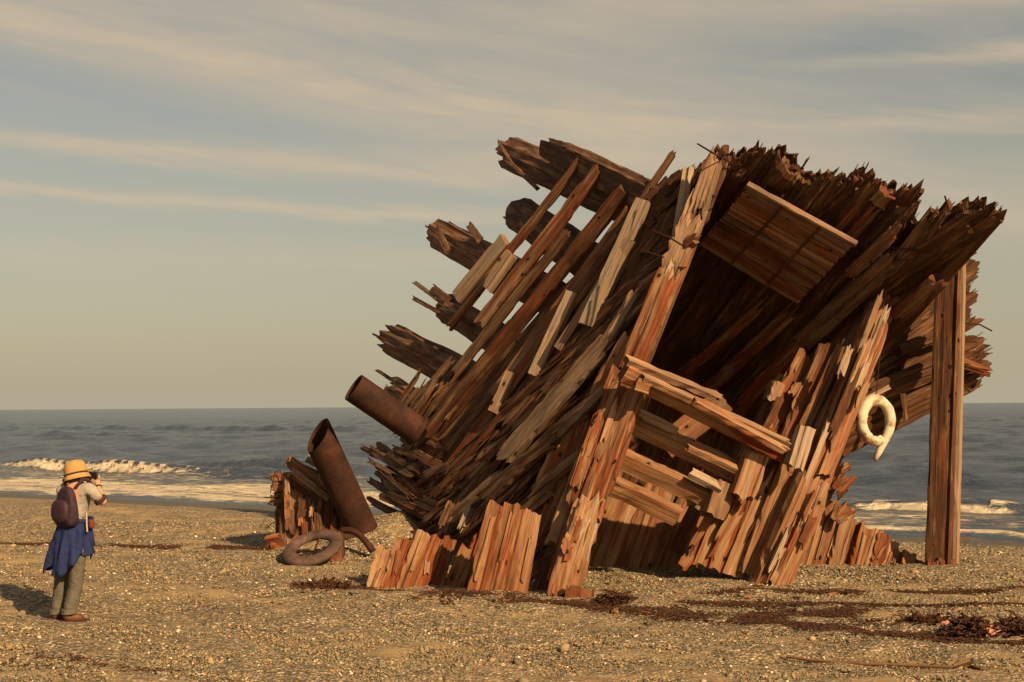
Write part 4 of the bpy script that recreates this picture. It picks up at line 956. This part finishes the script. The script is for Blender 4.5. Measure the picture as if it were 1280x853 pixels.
tag(lumpy('rusty_lump', G(1180, 783) + Vector((0, 0, .02)), .05, .04, .045, PINK, 4), 'small round salmon lump left of the seaweed clumps', 'debris')
g = G(725, 748); mb = MB()
for k in range(4): timber(mb, g + Vector((-.13 + .08 * k, 0, -.08)), g + Vector((-.10 + .07 * k, .03, .16 - .02 * k)), CAMV, .09, .08, n=2, rag=(0, .08), tone=(.55, .95, .05), rough=.12)
tag(mb.build('wood_stub', WOOD), 'short red rotten wood stub at the right of the front post foot', 'driftwood')
mb = MB(); pts = [G(*p) + Vector((0, 0, .014)) for p in ((983, 823), (1010, 827), (1040, 830), (1075, 832), (1110, 833), (1150, 835), (1190, 837), (1212, 835), (1228, 840))]; tube(mb, pts, .012, 7, rad2=.017); timber(mb, pts[6], pts[7] + Vector((.04, 0, .05)), Vector((0, -.4, .9)), .05, .03, n=2, rag=(.02, .05), tone=(.5, .4, .3))
sk = mb.build('driftwood_stick', WOOD); tag(sk, 'long thin driftwood stick lying on the sand at the lower right', 'stick')

mb = MB(); r2 = random.Random(90)
for k in range(110):
    px, py = r2.choice(((r2.gauss(600, 90), r2.gauss(748, 6)), (r2.gauss(760, 70), r2.gauss(735, 12)), (r2.gauss(980, 90), r2.gauss(740, 12)), (r2.gauss(400, 40), r2.gauss(705, 6)), (r2.uniform(700, 1280), r2.gauss(770, 14))))
    g = G(px, py); a = r2.uniform(0, 3.14); l = r2.uniform(.03, .16); d = Vector((math.cos(a) * l, math.sin(a) * l, r2.uniform(-.01, .02)))
    timber(mb, g - d * .5 + Vector((0, 0, .008)), g + d * .5 + Vector((0, 0, .012)), Vector((0, -.2, 1)), l * r2.uniform(.1, .35), .018, n=1, rag=(.02, .03), tone=r2.choice(((.7, .6, .2), (.3, .6, .1), (.85, .2, .6))), rough=.2, seg=4, r=r2)
tag(mb.build('wood_chips', WOOD), 'small splinters and chips of red and grey wood scattered round the foot of the wreck', 'wood chips', kind='stuff')

# ------------------------------------------------------------------ the photographer
gp = G(84, 778); PY = gp.y; U = PY / FPX
def pp(px, py, dy=0.0): return P(px, py, PY + dy)
pers = empty('person', gp, 'person in yellow hat with blue jacket round the waist, photographing the wreck', 'person')
def skin(joints, edges, sub=2):
    """joints: {name: (point, radius or (rx, ry))}; grows one continuous surface"""
    names = list(joints); me = bpy.data.meshes.new('tmp'); me.from_pydata([joints[k][0] for k in names], [(names.index(a), names.index(b)) for a, b in edges], [])
    o = bpy.data.objects.new('tmp', me); COL.objects.link(o); md = o.modifiers.new('s', 'SKIN'); md.use_smooth_shade = True
    for v, k in zip(me.skin_vertices[0].data, names):
        rr_ = joints[k][1]; v.radius = (rr_, rr_) if not hasattr(rr_, '__len__') else rr_; v.use_root = (k == names[0])
    sd = o.modifiers.new('d', 'SUBSURF'); sd.levels = sd.render_levels = sub
    dg = bpy.context.evaluated_depsgraph_get(); dg.update(); m2 = bpy.data.meshes.new_from_object(o.evaluated_get(dg)); bpy.data.objects.remove(o); return m2
def joinm(name, meshes, mat, parent):
    bm = bmesh.new()
    for m_ in meshes: bm.from_mesh(m_)
    me = bpy.data.meshes.new(name); bm.to_mesh(me); bm.free(); me.materials.clear(); me.materials.append(mat)
    me.polygons.foreach_set('material_index', np.zeros(len(me.polygons), np.int32)); me.polygons.foreach_set('use_smooth', np.ones(len(me.polygons), bool))
    o = bpy.data.objects.new(name, me); COL.objects.link(o)
    if parent: o.parent = parent; o.matrix_parent_inverse = Matrix.Translation(-parent.location)
    return o
FW = Vector((.60, .80, 0)); RT = Vector((.80, -.60, 0)); UPV = Vector((0, 0, 1))
SKIN = plain('skin', (.46, .235, .15), .12, .6, 14, 60, .1); HAT = plain('mustard_felt', (.35, .21, .07), .15, .9, 18, 90, .3); SHIRT = plain('heather_grey_cotton', (.30, .265, .225), .1, .95, 10, 120, .8, bd=.05)
MAROON = plain('plum_nylon', (.030, .014, .021), .2, .7, 8, 60, .8, bd=.05); BLUE = plain('blue_jacket_cloth', (.011, .018, .070), .22, .85, 9, 50, .8, bd=.05); TROU = plain('khaki_grey_cloth', (.095, .085, .06), .18, .95, 9, 70, .8, bd=.05); BOOT = plain('brown_leather', (.09, .034, .012), .25, .6, 14, 60, .3); BLK = plain('black_plastic', (.012, .012, .014), .1, .35, 5, 40, .05); DKRED = plain('dark_trim', (.04, .018, .018), .1, .9); CORD = plain('pale_strap', (.34, .28, .2), .1, .9)
hipL, hipR = pp(80, 690, .07), pp(98, 690, -.06); knL, knR = pp(76, 735, .10), pp(94, 735, -.03); anL, anR = pp(71, 768, .08), pp(86, 768, -.05)
chest = pp(93, 622, .0); neck = pp(96, 604, .02); shL, shR = pp(76, 610, .10), pp(111, 609, -.11)
elR, elL = pp(130, 630, -.02), pp(106, 632, .34); wrR, wrL = pp(122, 606, .16), pp(110, 603, .36)
head = pp(97, 593, .03)
J = {'pelvis': (pp(90, 684), (.15, .11)), 'waist': (pp(92, 655), (.13, .10)), 'chest': (chest, (.15, .11)), 'neck': (neck, .055), 'jaw': (head + Vector((.015, .01, -.05)), .07), 'head': (head + Vector((0, 0, .04)), (.088, .10)), 'crown': (head + Vector((-.01, 0, .11)), .06),
     'hl': (hipL, .085), 'kl': (knL, .06), 'al': (anL, .04), 'hr': (hipR, .085), 'kr': (knR, .06), 'ar': (anR, .04), 'sl': (shL, .055), 'el': (elL, .04), 'wl': (wrL, .027), 'sr': (shR, .055), 'er': (elR, .042), 'wr': (wrR, .027)}
E = [('pelvis', 'waist'), ('waist', 'chest'), ('chest', 'neck'), ('neck', 'jaw'), ('jaw', 'head'), ('head', 'crown'), ('pelvis', 'hl'), ('hl', 'kl'), ('kl', 'al'), ('pelvis', 'hr'), ('hr', 'kr'), ('kr', 'ar'), ('chest', 'sl'), ('sl', 'el'), ('el', 'wl'), ('chest', 'sr'), ('sr', 'er'), ('er', 'wr')]
ms = [skin(J, E)]
phc = pp(116, 595, .30)
def hand(wr, target, sgn):
    d = (target - wr).normalized(); out = []; palm = wr + d * .075; fwd = FW
    out.append(skin({'a': (wr - d * .01, .026), 'b': (wr + d * .04, (.034, .022)), 'c': (palm, (.036, .018))}, [('a', 'b'), ('b', 'c')], 1))
    acr = d.cross(FW).normalized()
    for i, L in enumerate((.062, .072, .066, .05)):
        b = palm + acr * (i - 1.5) * .019; k1 = b + d * L * .55 + fwd * .012; k2 = k1 + (d * .4 - RT * sgn * .75).normalized() * L * .5
        out.append(skin({'a': (b - d * .015, .0095), 'b': (k1, .0088), 'c': (k2, .0072)}, [('a', 'b'), ('b', 'c')], 1))
    t0_ = wr + d * .035 - FW * .015; out.append(skin({'a': (t0_, .012), 'b': (t0_ + d * .03 - RT * sgn * .03 - FW * .012, .0105), 'c': (t0_ + d * .05 - RT * sgn * .055 - FW * .01, .0085)}, [('a', 'b'), ('b', 'c')], 1))
    return out
ms += hand(wrR, phc + RT * .075, 1) + hand(wrL, phc - RT * .075, -1)
nose = head + FW * .105 + Vector((0, 0, .01))
ms.append(skin({'a': (nose + Vector((0, 0, .035)) - FW * .02, .012), 'b': (nose + FW * .012, .016)}, [('a', 'b')], 1))
for s_ in (-1, 1): ms.append(skin({'a': (head + RT * s_ * .088 + Vector((0, 0, .03)), (.010, .02)), 'b': (head + RT * s_ * .09 + Vector((0, 0, -.005)), (.008, .014))}, [('a', 'b')], 1))
for z_ in (-.045, -.055): ms.append(skin({'a': (head + FW * .088 - RT * .025 + UPV * z_, .007), 'b': (head + FW * .088 + RT * .025 + UPV * z_, .007)}, [('a', 'b')], 1))
joinm('body', ms, SKIN, pers)
def ball(c, rx, ry, rz): 
    bm = bmesh.new(); bmesh.ops.create_uvsphere(bm, u_segments=16, v_segments=10, radius=1); 
    for v in bm.verts: v.co = Vector((v.co.x * rx, v.co.y * ry, v.co.z * rz)) + c
    me = bpy.data.meshes.new('b'); bm.to_mesh(me); bm.free(); return me
EYE = plain('eye', (.7, .7, .68), .02, .3)
for s_ in (-1, 1): joinm('eye', [ball(head + FW * .092 + RT * s_ * .033 + UPV * .028, .013, .013, .011)], EYE, pers)
HAIR = plain('grey_brown_hair', (.10, .065, .04), .3, .8, 40, 90, .4)
joinm('hair', [ball(head + UPV * .035 - FW * .018, .088, .092, .075), ball(head - FW * .045 - UPV * .035, .072, .06, .05)], HAIR, pers)
def lathe(name, c, prof, mat, parent, tilt=None, ruf=0.0, n=40, close=True):
    mb = MB(); M = tilt or Matrix.Identity(3)
    for (z, rx, ry) in prof:
        for i in range(n):
            a = 2 * math.pi * i / n; k = 1 + ruf * math.sin(5 * a + z * 20) + ruf * .6 * math.sin(9 * a + 1); mb.v.append(Vector(c) + M @ Vector((math.cos(a) * rx * k, math.sin(a) * ry * k, z)))
    for j in range(len(prof) - 1):
        for i in range(n):
            i2 = (i + 1) % n; mb.face((j * n + i, j * n + i2, (j + 1) * n + i2, (j + 1) * n + i), [(0, 0)] * 4, (.5,) * 3)
    if close: mb.face(tuple((len(prof) - 1) * n + i for i in range(n)), [(0, 0)] * n, (.5,) * 3)
    return mb.build(name, mat, parent, smooth=True)
tiltM = Matrix.Rotation(R(-14), 3, 'Y') @ Matrix.Rotation(R(-6), 3, 'X')
hc = pp(95.5, 594, .025)
hat = lathe('hat', hc, [(-.040, .128, .130), (-.050, .138, .140), (-.046, .141, .143), (-.020, .128, .130), (.004, .118, .120), (.03, .1175, .1195), (.07, .116, .118), (.11, .104, .106), (.138, .082, .084), (.153, .05, .052), (.157, .01, .01)], HAT, pers, tiltM, .012)
hb = lathe('hat_band', hc, [(.000, .1195, .1215), (.003, .1215, .1235), (.016, .1205, .1225), (.020, .118, .120)], DKRED, hat, tiltM, .012, close=False)
# shirt with sleeves
ws = lambda a, b, t: a.lerp(b, t)
slR, slL = ws(shR, elR, .72), ws(shL, elL, .6)
sh = skin({'c': (chest + Vector((0, 0, -.01)), (.165, .125)), 'w': (pp(92, 652), (.15, .118)), 'h': (pp(92, 664), (.14, .112)), 'n': (neck - UPV * .01, (.07, .065)), 'sr': (shR, .07), 'er': (slR, .068), 'sl': (shL, .07), 'el': (slL, .066)}, [('c', 'w'), ('w', 'h'), ('c', 'n'), ('c', 'sr'), ('sr', 'er'), ('c', 'sl'), ('sl', 'el')])
joinm('shirt', [sh], SHIRT, pers)
mb = MB(); d = (elR - shR).normalized(); tube(mb, [slR - d * .01, slR + d * .028], .066, 18); mb.build('sleeve_cuff', DKRED, pers, smooth=False)
mb = MB(); tube(mb, [neck - UPV * .012, neck + UPV * .006], .072, 18); mb.build('collar', DKRED, pers)
mb = MB(); d = (wrR - elR).normalized(); tube(mb, [wrR - d * .05, wrR - d * .035], .036, 14); mb.build('wristband', DKRED, pers)
# trousers with rolled cuffs
tr = skin({'p': (pp(90, 682), (.135, .105)), 'hl': (hipL, .088), 'kl': (knL, .074), 'al': (anL - UPV * .005, .074), 'hr': (hipR, .088), 'kr': (knR, .076), 'ar': (anR - UPV * .005, .078)}, [('p', 'hl'), ('hl', 'kl'), ('kl', 'al'), ('p', 'hr'), ('hr', 'kr'), ('kr', 'ar')])
tro = joinm('trousers', [tr], TROU, pers)
for a_, rr_ in ((anL, .073), (anR, .077)):
    mb = MB(); tube(mb, [a_ + UPV * .005, a_ + UPV * .012, a_ + UPV * .05, a_ + UPV * .056], rr_, 18); o = mb.build('cuff', TROU, tro, smooth=False)
for a_, dr in ((anL, Vector((.55, .83, 0))), (anR, Vector((.93, .36, 0)))):
    gz_ = gz(a_.x, a_.y); b0 = Vector((a_.x, a_.y, gz_))
    bt = skin({'a': (b0 + UPV * .13, .06), 'h': (b0 + UPV * .045 - dr * .03, (.05, .05)), 'm': (b0 + UPV * .045 + dr * .07, (.045, .05)), 't': (b0 + UPV * .034 + dr * .155, (.034, .046))}, [('h', 'a'), ('h', 'm'), ('m', 't')])
    bo = joinm('boot', [bt], BOOT, pers)
    mb = MB()
    for i in range(24):
        t = 2 * math.pi * i / 24; sd_ = Vector((-dr.y, dr.x, 0)); p = b0 + dr * (.055 + .145 * math.cos(t)) + sd_ * .056 * math.sin(t); mb.v += [p + UPV * .0, p + UPV * .026]
    for i in range(24):
        i2 = (i + 1) % 24; mb.face((2 * i, 2 * i2, 2 * i2 + 1, 2 * i + 1), [(0, 0)] * 4, (.5,) * 3)
    mb.face(tuple(2 * i + 1 for i in range(24)), [(0, 0)] * 24, (.5,) * 3)
    o = mb.build('sole', DKRED, bo)
# jacket tied round the waist, hem hanging in points
mb = MB(); n_ = 72; rows = 16; cw = pp(93, 650)
for j in range(rows + 1):
    t = j / rows
    for i in range(n_):
        a = 2 * math.pi * i / n_; back = max(0, -math.cos(a - math.atan2(FW.y, FW.x)))
        hem = .355 + .07 * back + .10 * math.exp(-((a - 3.35) / .35) ** 2) + .05 * math.sin(3 * a + .5) + .02 * math.sin(11 * a) - .09 * max(0, math.cos(a - math.atan2(FW.y, FW.x)))
        fold = (.010 + .035 * t) * (math.sin(7 * a + 2.5 * t) * .6 + math.sin(13 * a + 1 - 3 * t) * .35) * min(1, t * 3)
        rx = .152 + .058 * t ** .8 + .05 * t * math.exp(-((a - 3.3) / .5) ** 2); ry = .15 + .085 * t
        c_ = cw.lerp(pp(88.5, 694), t)
        mb.v.append(Vector((c_.x + math.cos(a) * (rx + fold), c_.y + math.sin(a) * (ry + fold), cw.z - hem * t * 1.15 + .01 * math.sin(4 * a) * (1 - t))))
for j in range(rows):
    for i in range(n_):
        i2 = (i + 1) % n_; mb.face((j * n_ + i, (j + 1) * n_ + i, (j + 1) * n_ + i2, j * n_ + i2), [(0, 0)] * 4, (.5,) * 3)
jk = mb.build('jacket', BLUE, pers, smooth=True)
sol = jk.modifiers.new('t', 'SOLIDIFY'); sol.thickness = .012
m2 = MB(); kn = pp(112, 655, .05); tube(m2, [cw + Vector((math.cos(a) * .172, math.sin(a) * .14, .0 + .012 * math.sin(3 * a))) for a in np.linspace(0, 6.28, 30)], .022, 8); tube(m2, [kn, kn + Vector((.02, -.02, -.10)), kn + Vector((.03, 0, -.22))], .026, 8, rad2=.03)
o = m2.build('tied_sleeve', BLUE, jk, smooth=True)
m2 = MB(); h0 = pp(66, 714, -.02); tube(m2, [h0, h0 + Vector((.01, 0, -.05)), h0 + Vector((.025, 0, -.09))], .006, 6); o = m2.build('drawcord', CORD, jk)
# backpack
bk = empty('backpack', pp(83, 634, -.16), 'plum rounded daypack worn on the back of the grey shirt', 'backpack')
def sup(c, rx, ry, rz, e, n=28, taper=0.0, ax=(RT, -FW, UPV)):
    me = bpy.data.meshes.new('s'); v = []; f = []; sg = lambda x, p: math.copysign(abs(x) ** p, x)
    for j in range(n // 2 + 1):
        ph = -math.pi / 2 + math.pi * j / (n // 2)
        for i in range(n):
            th = 2 * math.pi * i / n; x, y, z = sg(math.cos(ph), e) * sg(math.cos(th), e), sg(math.cos(ph), e) * sg(math.sin(th), e), sg(math.sin(ph), e); k = 1 - taper * (z + 1) / 2
            v.append(c + ax[0] * x * rx * k + ax[1] * y * ry * k + ax[2] * z * rz)
    for j in range(n // 2):
        for i in range(n): f.append((j * n + i, j * n + (i + 1) % n, (j + 1) * n + (i + 1) % n, (j + 1) * n + i))
    me.from_pydata([tuple(p) for p in v], [], f); return me
bc = pp(83, 634, -.13)
joinm('pack_body', [sup(bc, .185, .08, .205, .6, taper=.42)], MAROON, bk)
joinm('front_pocket', [sup(bc - FW * .07 - UPV * .04, .13, .05, .12, .75)], plain('plum_pocket', (.034, .016, .023), .2, .6, 8, 60, .4), bk)
for (s_, nm) in ((-1, 'l'), (1, 'r')):
    mb = MB(); sp_ = shL if s_ < 0 else shR; q0 = bc + RT * s_ * .075 + FW * .05 + UPV * .19; q1 = sp_.lerp(neck, .35) + UPV * .062; q2 = q1 + FW * .12 - UPV * .08; tube(mb, [q0, q1 - FW * .03, q1 + FW * .03, q2], .019, 8); mb.build('shoulder_strap', MAROON, bk, smooth=True)
mb = MB(); tube(mb, [bc + UPV * .195 - RT * .03, bc + UPV * .235, bc + UPV * .195 + RT * .03], .007, 6); mb.build('grab_loop', MAROON, bk)
mb = MB(); s0_ = pp(108, 640, -.12); tube(mb, [s0_, s0_ + Vector((.004, 0, -.12)), s0_ + Vector((.01, 0, -.20))], .009, 6); mb.build('hanging_strap', CORD, bk)
# pouch at the hip
pch = joinm('hip_pouch', [sup(pp(114, 655, -.05), .03, .03, .045, .6)], plain('dark_red_pouch', (.12, .03, .02), .2, .7), None); tag(pch, 'small dark red pouch hanging at the right hip over the blue jacket', 'pouch')
# camera phone
ph = empty('phone', phc, 'small black camera held up in both hands in front of the face', 'camera phone')
joinm('phone_body', [sup(phc, .075, .010, .042, .18, 24)], BLK, ph)
joinm('phone_lens', [ball(phc + FW * .012 + RT * .05 + UPV * .02, .012, .012, .012)], EYE, ph)
print('faces', sum(len(o.data.polygons) for o in bpy.data.objects if o.type == 'MESH'))
